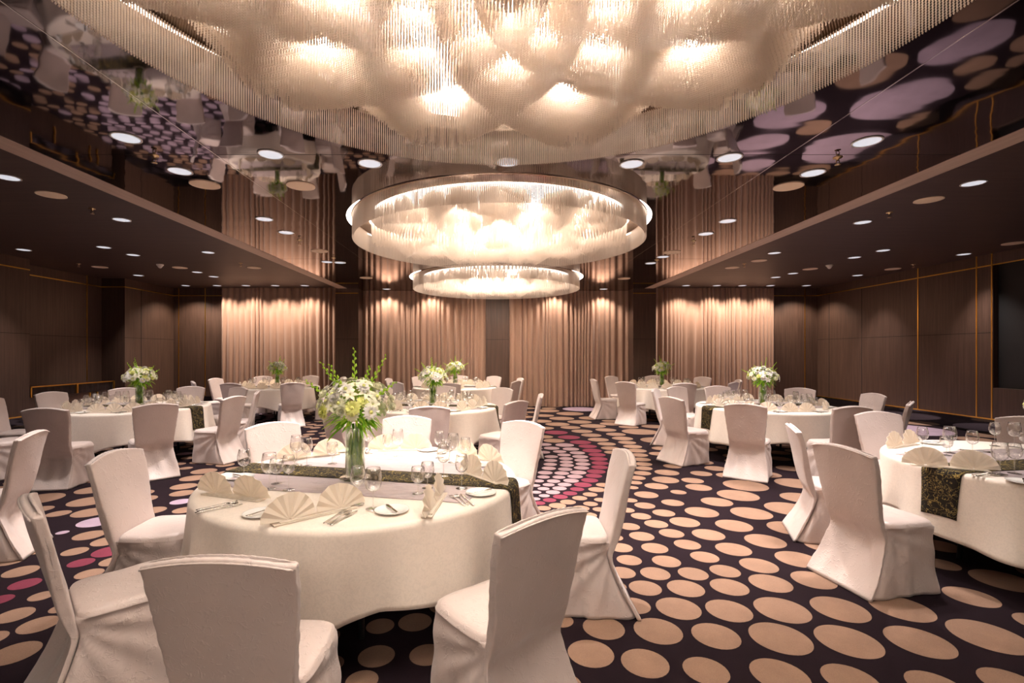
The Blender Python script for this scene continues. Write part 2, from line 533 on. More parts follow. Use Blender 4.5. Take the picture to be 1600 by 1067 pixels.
def build_floor():
    keep = []
    for d in DOTS:
        if d[1] < YF + 0.1 or d[1] > YB + 0.1:
            continue
        if all(math.hypot(d[0] - k[0], d[1] - k[1]) > (d[2] + k[2]) * 0.88 for k in keep):
            keep.append(d)
    # rings of the weave that the photograph hides: pink round the middle table, lilac at the far left
    for (cx, cy, rmax, col, sz, gap) in [(-1.0, 7.6, 2.3, 'p', 0.215, 0.29), (-7.0, 11.6, 1.9, 'l', 0.21, 0.30), (-5.4, 3.6, 1.6, 'l', 0.24, 0.34)]:
        r = gap
        while r < rmax:
            n = max(5, int(2 * PI * r / gap))
            for k in range(n):
                a = 2 * PI * (k + 0.5 * (int(r / gap) % 2)) / n
                q = (cx + r * math.cos(a), cy + r * math.sin(a), sz * 0.5, col)
                if all(math.hypot(q[0] - k2[0], q[1] - k2[1]) > (q[2] + k2[2]) * 1.06 for k2 in keep):
                    keep.append(q)
            r += gap
    # the rest of the weave fills in, its scale following the dots around it
    A = np.array([(k[0], k[1], k[2]) for k in keep])
    rng = random.Random(3)
    for trial in range(16000):
        x, y = rng.uniform(-XW - 0.5, XW), rng.uniform(YF, YB)
        w = 1.0 / ((A[:, 0] - x) ** 2 + (A[:, 1] - y) ** 2 + 0.05) ** 1.5
        rad = float((w * A[:, 2]).sum() / w.sum()) * rng.uniform(0.95, 1.05)
        rad = min(rad, 0.55)
        dd = np.hypot(A[:, 0] - x, A[:, 1] - y)
        room = float((dd / 1.12 - A[:, 2]).min())
        if room > rad * 0.78:
            rad = min(rad, room)
            c = 't'
            if x < -4.5 and rng.random() < 0.3:
                c = 'l'
            keep.append((x, y, rad, c))
            A = np.vstack([A, (x, y, rad)])
    b = MB()
    b.add([(-XW - 0.9, YF, 0), (XW + 0.4, YF, 0), (XW + 0.4, YB + 0.2, 0), (-XW - 0.9, YB + 0.2, 0)], [(0, 1, 2, 3)], 0)
    ci = {'t': 1, 'p': 2, 'r': 3, 'l': 4}
    for (x, y, r, c) in keep:
        n = 48 if r > 0.14 else 28
        v, f = [(x, y, 0.0016)], []
        for k in range(n):
            a = 2 * PI * k / n
            rr = r * (1 + 0.006 * vnoise(x * 9 + 3 * math.cos(a), y * 9 + 3 * math.sin(a), 2.2))
            vx = min(max(x + rr * math.cos(a), -XW - 0.6), XW)
            v.append((vx, min(y + rr * math.sin(a), YB), 0.0016))
        for k in range(n):
            f.append((0, 1 + k, 1 + (k + 1) % n))
        b.add(v, f, ci[c])
    o = b.build('floor', [M['carpet'], M['c_tan'], M['c_pink'], M['c_red'], M['c_lilac']], smooth=False)
    return struct(o)


build_floor()

# ---- ceilings
BI, BO, GO = 4.26, 4.515, 4.62
struct(boxes('ceiling', [((-BI, YF, HC), (BI, YB + 0.2, HC + 0.3))], M['gloss_ceiling']))
for s, nm in ((-1, 'left'), (1, 'right')):
    xs = sorted((s * GO, s * (XW + 0.7)))
    struct(boxes('ceiling_%s' % nm, [((xs[0], YF, HS), (xs[1], YB + 0.2, HS + 0.3))], M['walnut_ceiling']))
TRIM = [0]


def trim(lst, m, mats=None):
    TRIM[0] += 1
    return struct(boxes('trim_%d' % TRIM[0], lst, m))


for s in (-1, 1):
    xs = sorted((s * BI, s * BO))
    trim([((xs[0], YF, HC - 0.004), (xs[1], YB, HC + 0.28))], M['beam'])
    xs = sorted((s * BO, s * GO))
    trim([((xs[0], YF, HS + 0.10), (xs[1], YB, HS + 0.28))], M['groove'])
    trim([((s * 2.66 - 0.004, YF, HC - 0.0015), (s * 2.66 + 0.004, YB - 0.2, HC))], M['steel'])
for y in (4.55, 9.6):
    trim([((-BI, y - 0.002, HC - 0.001), (BI, y + 0.002, HC))], M['groove'])

# ---- walls
GZ, GB = EYE + 1.70, 0.31         # gold lines: frieze and skirting
t = 0.25


def wall(name, lst, m=None):
    return struct(boxes(name, lst, m or M['walnut']))


HT = HS + 0.3
YR0, YR1, XR = 10.06, 12.66, -10.2
YN0, YN1 = 6.9, 9.48
wall('wall_left', [((-XW - t, YF, 0), (-XW, YR0, HT)), ((-XW - t - 0.6, YR0 - 0.3, 0), (XR, YR1 + 0.3, HT)),
                   ((XR, YR1, 0), (-XW, YB, HT)), ((XR, YR0 - 0.02, 0), (-XW - 0.02, YR0, HT))])
wall('wall_right', [((XW, YF, 0), (XW + t, YN0, HT)), ((XW, YN1, 0), (XW + t, YB, HT)), ((XW, YN0, 0), (XW + t, YN1, 0.92)),
                    ((XW, YN0, GZ), (XW + t, YN1, HT))])
PX0, PX1, PY = 3.93, 4.58, 14.0
wall('wall_back', [((-XW - t, YB, 0), (XW + t, YB + t, HT))])
wall('wall_front', [((-XW - t, YF - t, 0), (XW + t, YF, HT))])
for s, nm in ((-1, 'pier_left'), (1, 'pier_right')):
    xs = sorted((s * PX0, s * PX1))
    wall('wall_%s' % nm, [((xs[0], PY, 0), (xs[1], YB, HC))])
wall('wall_pier_middle', [((-0.29, 14.42, 0), (0.39, YB, HC))])
# the dark screen niche in the right wall
struct(boxes('wall_niche', [((XW + 0.10, YN0, 0.92), (XW + t, YN1, GZ))], M['black']))
# black gloss skirting
def skirt(nm, lst):
    return struct(boxes('baseboard_' + nm, lst, M['black_gloss']))
skirt('right', [((XW - 0.02, YF, 0), (XW, YB, GB - 0.012))])
skirt('left', [((-XW, YF, 0), (-XW + 0.02, YR0, GB - 0.012)), ((-XW, YR1, 0), (-XW + 0.02, YB, GB - 0.012))])
skirt('back', [((-XW, YB - 0.02, 0), (-8.15, YB, GB - 0.012)), ((8.2, YB - 0.02, 0), (XW, YB, GB - 0.012))])
# gold inlay lines, each its own strip
g = 0.011
G = M['gold']
e = 0.008
trim([((XW - e, YF, GZ - g), (XW, YB, GZ + g))], G)
trim([((XW - 0.026, YF, GB - g), (XW, YB, GB + g))], G)
for y in (11.15, 9.80, 9.50):
    trim([((XW - e, y - g, GB), (XW, y + g, HS))], G)
for y in (14.1, 12.85):
    trim([((XW - 0.002, y - 0.008, GB), (XW + 0.01, y + 0.008, GZ))], M['groove'])
trim([((-XW, YF, GZ - g), (-XW + e, YR0, GZ + g))], G)
trim([((-XW, YR1, GZ - g), (-XW + e, YB, GZ + g))], G)
trim([((XR, YR0, GZ - g), (XR + e, YR1, GZ + g))], G)
trim([((XR, YR1 - e, GZ - g), (-XW, YR1, GZ + g))], G)
trim([((-XW, YF, GB - g), (-XW + 0.026, YR0, GB + g))], G)
trim([((XR, 12.2 - g, 0.9), (XR + e, 12.2 + g, HS))], G)
trim([((-XW, 13.25 - 0.008, GB), (-XW + 0.003, 13.25 + 0.008, GZ))], M['groove'])
for x0, x1 in ((-XW, -8.13), (8.25, XW)):
    trim([((x0, YB - e, GZ - g), (x1, YB, GZ + g))], G)
for x in (-9.45, -8.66, 9.22):
    trim([((x - g, YB - e, GB), (x + g, YB, HS))], G)
for s in (-1, 1):
    xs = sorted((s * PX0, s * PX1))
    trim([((xs[0], PY - e, GZ - g), (xs[1], PY, GZ + g))], G)
# horizontal panel joints
j = 0.004
trim([((XW - 0.002, YN1, 1.99 - j), (XW + 0.01, YB, 1.99 + j))], M['groove'])
trim([((-XW - 0.01, YF, 1.99 - j), (-XW + 0.002, YR0, 1.99 + j)), ((-XW - 0.01, YR1, 1.99 - j), (-XW + 0.002, YB, 1.99 + j))], M['groove'])
trim([((XR - 0.01, YR0, 1.99 - j), (XR + 0.002, YR1, 1.99 + j))], M['groove'])
trim([((-0.29, 14.417, 1.99 - j), (0.39, 14.43, 1.99 + j))], M['groove'])
for s in (-1, 1):
    xs = sorted((s * PX0, s * PX1))
    trim([((xs[0], PY - 0.002, 1.99 - j), (xs[1], PY + 0.01, 1.99 + j))], M['groove'])


# ---- curtains
def curtain(label, x0, x1, y, ztop, seed):
    rng = random.Random(seed)
    n = int((x1 - x0) / 0.0125)
    rows = 14
    ph, fold = 0.0, []
    for k in range(n + 1):
        fold.append(ph)
        ph += 0.0125 * 2 * PI / (0.17 + 0.13 * vnoise(k * 0.055, seed * 3.3, 1.7))
    v, f = [], []
    for jr in range(rows + 1):
        tz = jr / rows
        z = 0.012 + (ztop - 0.012) * tz
        for k in range(n + 1):
            x = x0 + (x1 - x0) * k / n
            amp = 0.045 + 0.022 * vnoise(k * 0.035, seed, 4.1) - 0.012 * tz
            s = math.sin(fold[k] + 0.5 * vnoise(k * 0.015, tz * 1.2, seed))
            s2 = math.sin(2 * fold[k] + 1.3)
            v.append((x + 0.02 * math.cos(fold[k]), y + amp * (0.85 * s + 0.22 * s2) + 0.02 * vnoise(k * 0.05, tz * 2, seed + 9), z))
    for jr in range(rows):
        for k in range(n):
            a = jr * (n + 1) + k
            f.append((a, a + 1, a + n + 2, a + n + 1))
    m = len(v)
    # cloth has a back
    v += [(p[0], p[1] + 0.006, p[2]) for p in v]
    f += [tuple(q + m for q in reversed(fc)) for fc in f]
    for jr in range(rows):
        a = jr * (n + 1)
        f.append((a, a + n + 1, m + a + n + 1, m + a)); a += n
        f.append((a, m + a, m + a + n + 1, a + n + 1))
    o = obj('curtain', v, f, M['curtain'])
    return tag(o, label, 'curtain', 'taupe curtains along the back wall')


curtain('tall taupe satin curtain in the left bay beside the gold-lined corner', -8.13, -4.56, 14.47, HS - 0.005, 1)
curtain('tall taupe satin curtain between the left pier and the middle post', -3.94, -0.28, 14.47, HC - 0.005, 2)
curtain('tall taupe satin curtain between the middle post and the right pier', 0.38, 3.94, 14.47, HC - 0.005, 3)
curtain('tall taupe satin curtain in the right bay beside the dark panelled wall', 4.56, 8.24, 14.47, HS - 0.005, 4)

# ---- black console in the recess of the left wall
co = empty('console', (-9.96, 11.4, 0))
X0, X1, Y0, Y1 = -0.24, 0.20, -1.16, 1.12
boxes('console_top', [((X0, Y0, 0.855), (X1, Y1, 0.88))], M['black_gloss'], co)
boxes('console_band', [((X0, Y0 + 0.01, 0.66), (X1 - 0.012, Y1 - 0.01, 0.853))], M['black_gloss'], co)
boxes('console_body', [((X0, Y0 + 0.03, 0), (X1 - 0.05, Y1 - 0.03, 0.658))], M['walnut'], co)
boxes('gold_frame', [((X1 - 0.012, Y0, 0.865), (X1 + 0.012, Y1, 0.89)), ((X1 - 0.012, Y0, 0.66), (X1 + 0.012, Y0 + 0.03, 0.89)),
                     ((X1 - 0.012, -0.02, 0.66), (X1 + 0.012, 0.02, 0.865)), ((X1 - 0.012, Y1 - 0.03, 0.66), (X1 + 0.012, Y1, 0.89))], G, co)
for y in (-0.55, 0.40, 0.62):
    boxes('handle', [((X1 - 0.05, y - 0.012, 0.30), (X1 - 0.02, y + 0.012, 0.64))], G, co)
tag(co, 'low black gloss console with gold edging in the left wall recess', 'console')


# ================================================================== CHANDELIERS
def strands_mesh(name, P, L, ztop, rad, beaded, pitch=0.013):
    """P (n,2) positions, L (n,) lengths -> one mesh of hanging strands"""
    V, Fc = [], []
    base = 0
    if beaded:
        nb = np.maximum(2, np.round(L / pitch).astype(int))
        for c in np.unique(nb):
            sel = np.where(nb == c)[0]
            k = 2 * c + 1
            zz = -np.arange(k) * (L[sel].mean() / (k - 1))
            rr = np.where(np.arange(k) % 2 == 1, rad, rad * 0.42)
            ang = np.arange(4) * PI / 2 + 0.4
            ring = np.stack([np.cos(ang), np.sin(ang)], 1)
            loc = np.zeros((k, 4, 3))
            loc[:, :, :2] = ring[None] * rr[:, None, None]
            loc[:, :, 2] = zz[:, None] + ztop
            vv = loc[None].repeat(len(sel), 0)
            vv[..., 0] += P[sel, 0][:, None, None]
            vv[..., 1] += P[sel, 1][:, None, None]
            V.append(vv.reshape(-1, 3))
            q = []
            for jj in range(k - 1):
                for a in range(4):
                    a2 = (a + 1) % 4
                    q.append((jj * 4 + a, (jj + 1) * 4 + a, (jj + 1) * 4 + a2, jj * 4 + a2))
            q = np.array(q)
            ff = q[None] + (np.arange(len(sel)) * k * 4)[:, None, None] + base
            Fc.append(ff.reshape(-1, 4))
            base += len(sel) * k * 4
    else:
        n = len(P)
        ang = np.arange(3) * 2 * PI / 3
        ring = np.stack([np.cos(ang), np.sin(ang)], 1) * rad
        vv = np.zeros((n, 2, 3, 3))
        vv[..., :2] = ring[None, None] + P[:, None, None, :]
        vv[:, 0, :, 2] = ztop
        vv[:, 1, :, 2] = ztop - L[:, None]
        V.append(vv.reshape(-1, 3))
        q = np.array([(0, 3, 4, 1), (1, 4, 5, 2), (2, 5, 3, 0)])
        Fc.append((q[None] + (np.arange(n) * 6)[:, None, None]).reshape(-1, 4))
    V = np.concatenate(V).astype(np.float32)
    Fc = np.concatenate(Fc).astype(np.int32)
    me = bpy.data.meshes.new(name)
    me.vertices.add(len(V)); me.vertices.foreach_set('co', V.ravel())
    me.loops.add(Fc.size); me.loops.foreach_set('vertex_index', Fc.ravel())
    me.polygons.add(len(Fc)); me.polygons.foreach_set('loop_start', np.arange(len(Fc), dtype=np.int32) * 4)
    me.polygons.foreach_set('use_smooth', np.ones(len(Fc), dtype=bool))
    me.materials.append(M['beads'])
    me.update(calc_edges=True)
    o = bpy.data.objects.new(name, me)
    C.objects.link(o)
    o['kind'] = 'stuff'
    return o


NA, R0, MB_ = 10, 0.26, 1.25
DROP = 0.285


def chandelier(y, label, beaded, row, arc):
    root = empty('bead_chandelier', (0, y, HC))
    b = MB()
    b.lathe([(0.02, -0.012), (2.10, -0.012), (2.12, -0.006), (2.12, 0.0)], 96, cap0=True)
    b.v = [(p[0], p[1] * 0.90, p[2] * 0.4) for p in b.v]
    b.build('light_rim', M['lamp_plate'], root)
    b = MB()
    b.lathe([(0.02, -0.012), (2.04, -0.012), (2.045, -0.006), (2.045, 0.0)], 96, cap0=True)
    b.build('ceiling_plate', M['mirror_plate'], root)
    b = MB()
    b.lathe([(0.02, -0.017), (1.80, -0.017), (1.82, -0.013)], 96, cap0=True)
    b.build('added_glow_disc', M['glow_disc'], root)  # glowing disc added over the mirror plate to brighten the beads evenly
    P, L = [], []
    r = 0.06
    k = 0
    while r < 1.80:
        n = max(6, int(2 * PI * r / arc))
        th = (np.arange(n) + 0.5 * (k % 2)) * 2 * PI / n
        P.append(np.stack([r * np.cos(th), r * np.sin(th)], 1))
        a = th * NA / (2 * PI) + 0.5
        bb = MB_ * math.log(max(r, 0.05) / R0)
        s_, t_ = a + bb, a - bb
        fs, ft = np.abs(s_ % 1 - 0.5) * 2, np.abs(t_ % 1 - 0.5) * 2
        edge = np.maximum(fs, ft)
        ln = 0.025 + (DROP - 0.025) * edge
        if r < R0 * 0.75:
            ln = np.full(n, DROP + 0.02)
        L.append(ln)
        r += row
        k += 1
    P, L = np.concatenate(P), np.concatenate(L)
    if beaded:      # only the half the room looks into is close enough to show beads
        far = P[:, 1] > -0.25
        o = strands_mesh('inner_bead_strands', P[far], L[far], -0.013, 0.0050, True); o.parent = root
        o = strands_mesh('inner_bead_strands', P[~far], L[~far], -0.013, 0.0034, False); o.parent = root
    else:
        o = strands_mesh('inner_bead_strands', P, L, -0.013, 0.0034, False); o.parent = root
    P, L = [], []
    for rr in (2.03, 2.012):
        n = int(2 * PI * rr / (0.0155 if beaded else 0.019))
        th = np.arange(n) * 2 * PI / n
        P.append(np.stack([rr * np.cos(th), rr * np.sin(th)], 1)); L.append(np.full(n, DROP))
    P, L = np.concatenate(P), np.concatenate(L)
    o = strands_mesh('outer_bead_strands', P, L, -0.013, 0.0050 if beaded else 0.0036, beaded); o.parent = root
    # bulbs in the hollows of the bead petals
    first = None
    for i in range(-12, 30):
        for jx in range(-30, 30):
            s_, t_ = i + 0.5, jx + 0.5
            a, bb = (s_ + t_) / 2 - 0.5, (s_ - t_) / 2
            rr = R0 * math.exp(bb / MB_)
            if not (0.24 < rr < 1.9) or not (-0.001 <= a < NA - 0.01):
                continue
            if rr < 0.5 and jx % 2:
                continue
            if first is None:
                q = MB()
                q.lathe([(0.002, 0.0), (0.016, -0.002), (0.016, -0.028), (0.026, -0.045), (0.030, -0.062), (0.026, -0.080), (0.014, -0.091), (0.002, -0.094)], 14)
                first = q.build('bulb', M['bulb'], root)
                o = first
            else:
                o = first.copy(); C.objects.link(o); o.parent = root
            th = a * 2 * PI / NA
            o.location = (rr * math.cos(th), rr * math.sin(th), -0.013)
    return tag(root, label, 'chandelier', 'round bead chandeliers along the gloss ceiling')


chandelier(2.00, 'huge round bead chandelier overhead, cut off by the top of the picture', True, 0.027, 0.018)
chandelier(7.05, 'middle of the three round bead chandeliers, drum of fine strands', False, 0.042, 0.020)
chandelier(12.1, 'smallest looking round bead chandelier in front of the back curtains', False, 0.052, 0.024)

# ================================================================== CEILING FITTINGS
ORD = ['nearest', 'second', 'third', 'fourth', 'fifth', 'sixth', 'seventh', 'eighth', 'ninth', 'tenth', 'eleventh', 'twelfth', 'thirteenth', 'fourteenth',
       'fifteenth', 'sixteenth', 'seventeenth', 'eighteenth']


def ordn(k):
    return ORD[k] + ' from the camera'


dl = empty('downlight')
b = MB(); b.lathe([(0.115, 0.0), (0.118, -0.006), (0.104, -0.008), (0.100, 0.0)], 32); b.build('trim_ring', M['white_trim'], dl)
b = MB(); b.lathe([(0.101, -0.005), (0.085, -0.003), (0.060, -0.0015), (0.002, -0.001)], 32); b.build('lens', M['lens'], dl)
DL = Proto(dl)
sp = empty('ceiling_speaker')
b = MB(); b.lathe([(0.150, 0.0), (0.152, -0.008), (0.138, -0.010), (0.135, -0.006)], 36); b.build('rim', M['speaker'], sp)
b = MB(); b.lathe([(0.136, -0.007), (0.10, -0.008), (0.002, -0.0085)], 36); b.build('grille', M['speaker'], sp)
SPK = Proto(sp)
sk = empty('sprinkler')
b = MB(); b.lathe([(0.040, 0.0), (0.040, -0.006), (0.014, -0.010), (0.012, -0.030)], 16); b.build('escutcheon', M['brass'], sk)
b = MB(); b.tube([(-0.014, 0, -0.028), (-0.016, 0, -0.05), (0, 0, -0.066)], 0.004, 6); b.tube([(0.014, 0, -0.028), (0.016, 0, -0.05), (0, 0, -0.066)], 0.004, 6)
b.lathe([(0.004, -0.064), (0.026, -0.067), (0.026, -0.070), (0.004, -0.070)], 12, cap1=True); b.build('deflector', M['brass'], sk)
SPR = Proto(sk)
sd = empty('smoke_detector')
b = MB(); b.lathe([(0.07, 0.0), (0.07, -0.02), (0.055, -0.035)], 24); b.build('base', M['plate_white'], sd)
b = MB(); b.lathe([(0.055, -0.035), (0.03, -0.075), (0.012, -0.085), (0.002, -0.086)], 24); b.build('cone', M['plate_white'], sd)
SMK = Proto(sd)


def spot_light(root, watts, color, angle=100, blend=0.8, rad=0.05):
    li = bpy.data.lights.new('lamp', 'SPOT')
    li.energy = watts; li.color = color; li.spot_size = math.radians(angle); li.spot_blend = blend; li.shadow_soft_size = rad
    o = bpy.data.objects.new('lamp', li)
    C.objects.link(o); o.parent = root; o.location = (0, 0, -0.03)
    return o


ZONES = {
    'gloss ceiling left of the chandeliers': (HC, [(197, 215, 48), (423, 241, 40), (281, 267, 40), (578, 255, 36), (413, 342, 24), (447, 363, 22), (511, 409, 16), (531, 410, 16)],
                   [(320, 288, 68), (470, 290, 36), (499, 392, 36), (572, 434, 26)], [(241, 243), (468, 375), (521, 403)], []),
    'gloss ceiling right of the chandeliers': (HC, [(1355, 221, 50), (1140, 246, 40), (1270, 270, 40), (987, 256, 34), (1137, 345, 26), (1103, 365, 24), (1036, 401, 16), (1017, 411, 16)],
                    [(1232, 291, 66), (1050, 394, 36), (975, 435, 26)], [(1309, 246), (1084, 376), (1026, 406)], []),
    'dark left side ceiling': (HS, [(12, 277, 34), (190, 343, 28), (162, 386, 24), (208, 398, 22), (37, 390, 24), (216, 430, 16), (308, 425, 16), (334, 432, 15), (290, 446, 12), (339, 446, 12), (384, 446, 12), (430, 446, 12), (476, 446, 12), (325, 394, 18)],
                  [(80, 304, 70), (156, 417, 38), (397, 418, 32), (281, 418, 20)], [(144, 326), (123, 412), (376, 411)], [(250, 413)]),
    'dark right side ceiling': (HS, [(1521, 286, 38), (1348, 347, 28), (1380, 391, 24), (1335, 402, 22), (1210, 395, 18), (1506, 397, 24), (1239, 427, 16), (1212, 433, 14), (1340, 430, 16), (1260, 446, 12), (1204, 446, 12), (1160, 446, 12), (1120, 446, 12), (1072, 446, 12)],
                   [(1451, 312, 66), (1583, 380, 40), (1186, 407, 28), (1144, 418, 30), (1266, 420, 20), (1395, 420, 34)], [(1390, 332), (1163, 412), (1427, 413)], [(1296, 414)]),
}
for zn, (h, lights, spk, spr, smk) in ZONES.items():
    pts = sorted([(at(px, py, h), w) for px, py, w in lights], key=lambda q: q[0].y)
    for k, (p, w) in enumerate(pts):
        o = DL.put((p.x, p.y, h), 0, 'round recessed downlight in the %s, %s' % (zn, ordn(k)), 'downlight', 'downlights in the ' + zn)
        if zn.startswith('gloss'):
            spot_light(o, SPOT * (2.0 if 4.2 < p.y < 5.3 and abs(p.x) < 2.0 else 1.0), COOL, 74)
        elif p.y > 13.0:
            spot_light(o, 50.0, WARM, 122, 0.6)
        else:
            spot_light(o, 70.0, COOL, 80)
    for lst, pr, nm, cat in ((spk, SPK, 'round beige ceiling speaker', 'speaker'), (spr, SPR, 'small brass sprinkler head', 'sprinkler'), (smk, SMK, 'white cone smoke detector', 'smoke detector')):
        pts = sorted([at(q[0], q[1], h) for q in lst], key=lambda q: q.y)
        for k, p in enumerate(pts):
            lab = '%s in the %s' % (nm, zn) + (', ' + ordn(k) if len(pts) > 1 else '')
            pr.put((p.x, p.y, h), 0, lab, cat, '%ss in the %s' % (cat, zn) if len(pts) > 1 else None)
# the downlight that sits between the two nearest chandeliers
o = DL.put((0.06, 4.72, HC), 0, 'round recessed downlight seen through the strands between the two nearest chandeliers', 'downlight')
spot_light(o, SPOT * 2.0, COOL, 74)

for px, lab in ((604, 'beside the left pier'), (672, 'left of the middle post'), (868, 'right of the middle post'), (943, 'beside the right pier')):
    p = at(px, 451.5, HC)
    o = DL.put((p.x, p.y, HC), 0, 'round recessed downlight close to the middle curtains, ' + lab, 'downlight', 'downlights at the middle curtains')
    spot_light(o, 34.0, WARM, 122, 0.6)
# unseen downlights added behind the camera as fill for the near chairs
for k, (x, y) in enumerate(((-2.3, -0.6), (2.3, -0.6), (-1.2, -2.9), (1.2, -2.9), (-3.4, -4.4), (3.4, -4.4))):
    o = DL.put((x, y, HC), 0, 'unseen downlight added behind the camera to fill the near chairs', 'downlight', 'added fill downlights behind the camera')
    spot_light(o, SPOT * 0.4, COOL, 80)

chandelier(-3.7, 'unseen bead chandelier added behind the camera to fill the near chairs', False, 0.080, 0.035)  # added out of view, fill light for the backs of the near chairs

# ================================================================== BANQUET TABLES
RT, HTOP = 1.03, 0.76
def W(xr, y):                      # camera-relative across -> room
    return (xr + CAMX, y)
TABLES = {   # centre, runner turn, seats and their distance, phrase
    'A': dict(c=W(-0.864, 3.33), run=-0.22, name='the near table with tall gladioli',
              seats=[(0, 1.45), (38, 1.41), (84, 1.39), (137, 1.35), (180, 1.28), (225, 1.28), (276, 1.26), (315, 1.32)]),
    'B': dict(c=W(4.22, 3.68), run=0.17, name='the table at the right picture edge',
              seats=[(-81, 1.50), (-114, 1.36), (-177, 1.28), (137, 1.30)]),
    'C': dict(c=W(-5.55, 7.6), run=-0.10, name='the table by the black console',
              seats=[(11, 1.62), (42, 1.62), (77, 1.46), (113, 1.38), (149, 1.36), (185, 1.36), (221, 1.36), (257, 1.36), (-67, 1.36), (-30, 1.5)]),
    'D': dict(c=W(-5.32, 12.0), run=-0.06, name='the table before the left curtain',
              seats=[(-7, 1.36), (35, 1.50), (80, 1.36), (125, 1.34), (172, 1.34), (215, 1.34), (260, 1.34), (-55, 1.40)]),
    'E': dict(c=W(-0.95, 7.7), run=-0.12, name='the table behind the gladioli',
              seats=[(6, 1.52), (47, 1.40), (87, 1.36), (137, 1.34), (180, 1.34), (222, 1.34), (268, 1.36), (-45, 1.40)]),
    'G': dict(c=W(-0.93, 12.0), run=0.0, name='the table before the middle curtains',
              seats=[(0, 1.36), (60, 1.36), (105, 1.36), (145, 1.34), (180, 1.34), (220, 1.34), (262, 1.36), (-43, 1.40)]),
    'H': dict(c=W(4.30, 7.7), run=0.18, name='the middle table by the right wall',
              seats=[(0, 1.50), (-36, 1.58), (-71, 1.50), (-124, 1.38), (-150, 1.40), (180, 1.36), (132, 1.38), (90, 1.36), (42, 1.40), (-96, 1.38)]),
    'I': dict(c=W(4.18, 12.0), run=0.06, name='the table before the right curtain',
              seats=[(-46, 1.42), (-4, 1.36), (40, 1.36), (76, 1.36), (125, 1.34), (170, 1.34), (215, 1.34), (-88, 1.40)]),
}
TABLES['H']['seats'].pop()           # nine chairs stand here
CLOCK = {}
WORDS = ['twelve', 'one', 'two', 'three', 'four', 'five', 'six', 'seven', 'eight', 'nine', 'ten', 'eleven']


def clock(a):
    """seat angle (0 = camera side, + to the right) as clock words seen from above, camera at six"""
    h = (6 - a / 30.0) % 12
    k = int(h)
    if h - k > 0.75:
        return WORDS[(k + 1) % 12] + " o'clock"
    if h - k > 0.25:
        return WORDS[k] + '-thirty'
    return WORDS[k] + " o'clock"


def folds(th, seed):
    return (math.sin(11 * th + seed + 1.6 * math.sin(3 * th + seed)) * 0.6 + math.sin(17 * th + 2.1 * seed) * 0.28 + vnoise(2.2 * math.cos(th) + seed, 2.2 * math.sin(th), seed) * 0.6)


def cloth_point(x, y, seed, lift=0.0):
    """flat cloth position -> draped position over the round table"""
    rho, th = math.hypot(x, y), math.atan2(y, x)
    ztop = HTOP + 0.006 + lift
    rc = 0.035
    flat = RT - rc
    if rho <= flat:
        zz = ztop + 0.0010 * vnoise(x * 3.2, y * 3.2, seed)
        return (x, y, zz)
    s = rho - flat
    arc = rc * PI / 2
    if s < arc:
        a = s / rc
        r = flat + (rc + lift) * math.sin(a)
        return (r * math.cos(th), r * math.sin(th), ztop - (rc + lift) * (1 - math.cos(a)) )
    d = s - arc
    f = folds(th, seed)
    k = min(1, d / 0.45)
    r = RT + lift + 0.010 * k + 0.075 * k ** 0.9 * (0.40 + f) * (0.55 + 0.45 * k)
    r = max(r, RT + lift - 0.012 * k)
    return (r * math.cos(th), r * math.sin(th), ztop - rc - d)


def make_cloth(seed, parent_loc):
    nt = 200
    radii = [0.0001] + [0.12 * k for k in range(1, 8)] + [0.93, 0.97, 0.995]
    v, f = [], []
    rhos = radii + [RT - 0.035 + 0.055 * q for q in (0.2, 0.4, 0.6, 0.8, 1.0)] + [RT + 0.02 + 0.44 * q / 16 for q in range(1, 17)]
    for j, rho in enumerate(rhos):
        for k in range(nt):
            th = 2 * PI * k / nt
            rr = rho
            if rho > RT + 0.02:
                ext = 1.0 + 0.13 * math.cos(4 * th + seed) + 0.05 * math.sin(7 * th + seed)
                rr = RT + 0.02 + (rho - RT - 0.02) * ext
            v.append(cloth_point(rr * math.cos(th), rr * math.sin(th), seed))
    for j in range(len(rhos) - 1):
        for k in range(nt):
            k2 = (k + 1) % nt
            f.append((j * nt + k, (j + 1) * nt + k, (j + 1) * nt + k2, j * nt + k2))
    o = obj('tablecloth', v, f, M['linen'], loc=parent_loc)
    md = o.modifiers.new('thickness', 'SOLIDIFY'); md.thickness = 0.003; md.offset = -1
    return o


def make_strip(name, w, half, seed, lift, m, loc, ang, n=90, off=0.0, wob=0.0):
    """a cloth strip laid over the cloth along direction ang"""
    nw = max(6, int(w / 0.05))
    v, f = [], []
    ca, sa = math.cos(ang), math.sin(ang)
    for i in range(n + 1):
        s = -half + 2 * half * i / n
        for k in range(nw + 1):
            q = -w / 2 + w * k / nw + off + wob * vnoise(s * 3, k * 0.02, seed)
            p = cloth_point(s * ca - q * sa, s * sa + q * ca, seed, lift + (0.0012 * vnoise(s * 9, q * 14, 3) if wob else 0))
            v.append(p)
    for i in range(n):
        for k in range(nw):
            a = i * (nw + 1) + k
            f.append((a, a + nw + 1, a + nw + 2, a + 1))
    o = obj(name, v, f, m, loc=loc)
    md = o.modifiers.new('thickness', 'SOLIDIFY'); md.thickness = 0.002; md.offset = 1
    return o


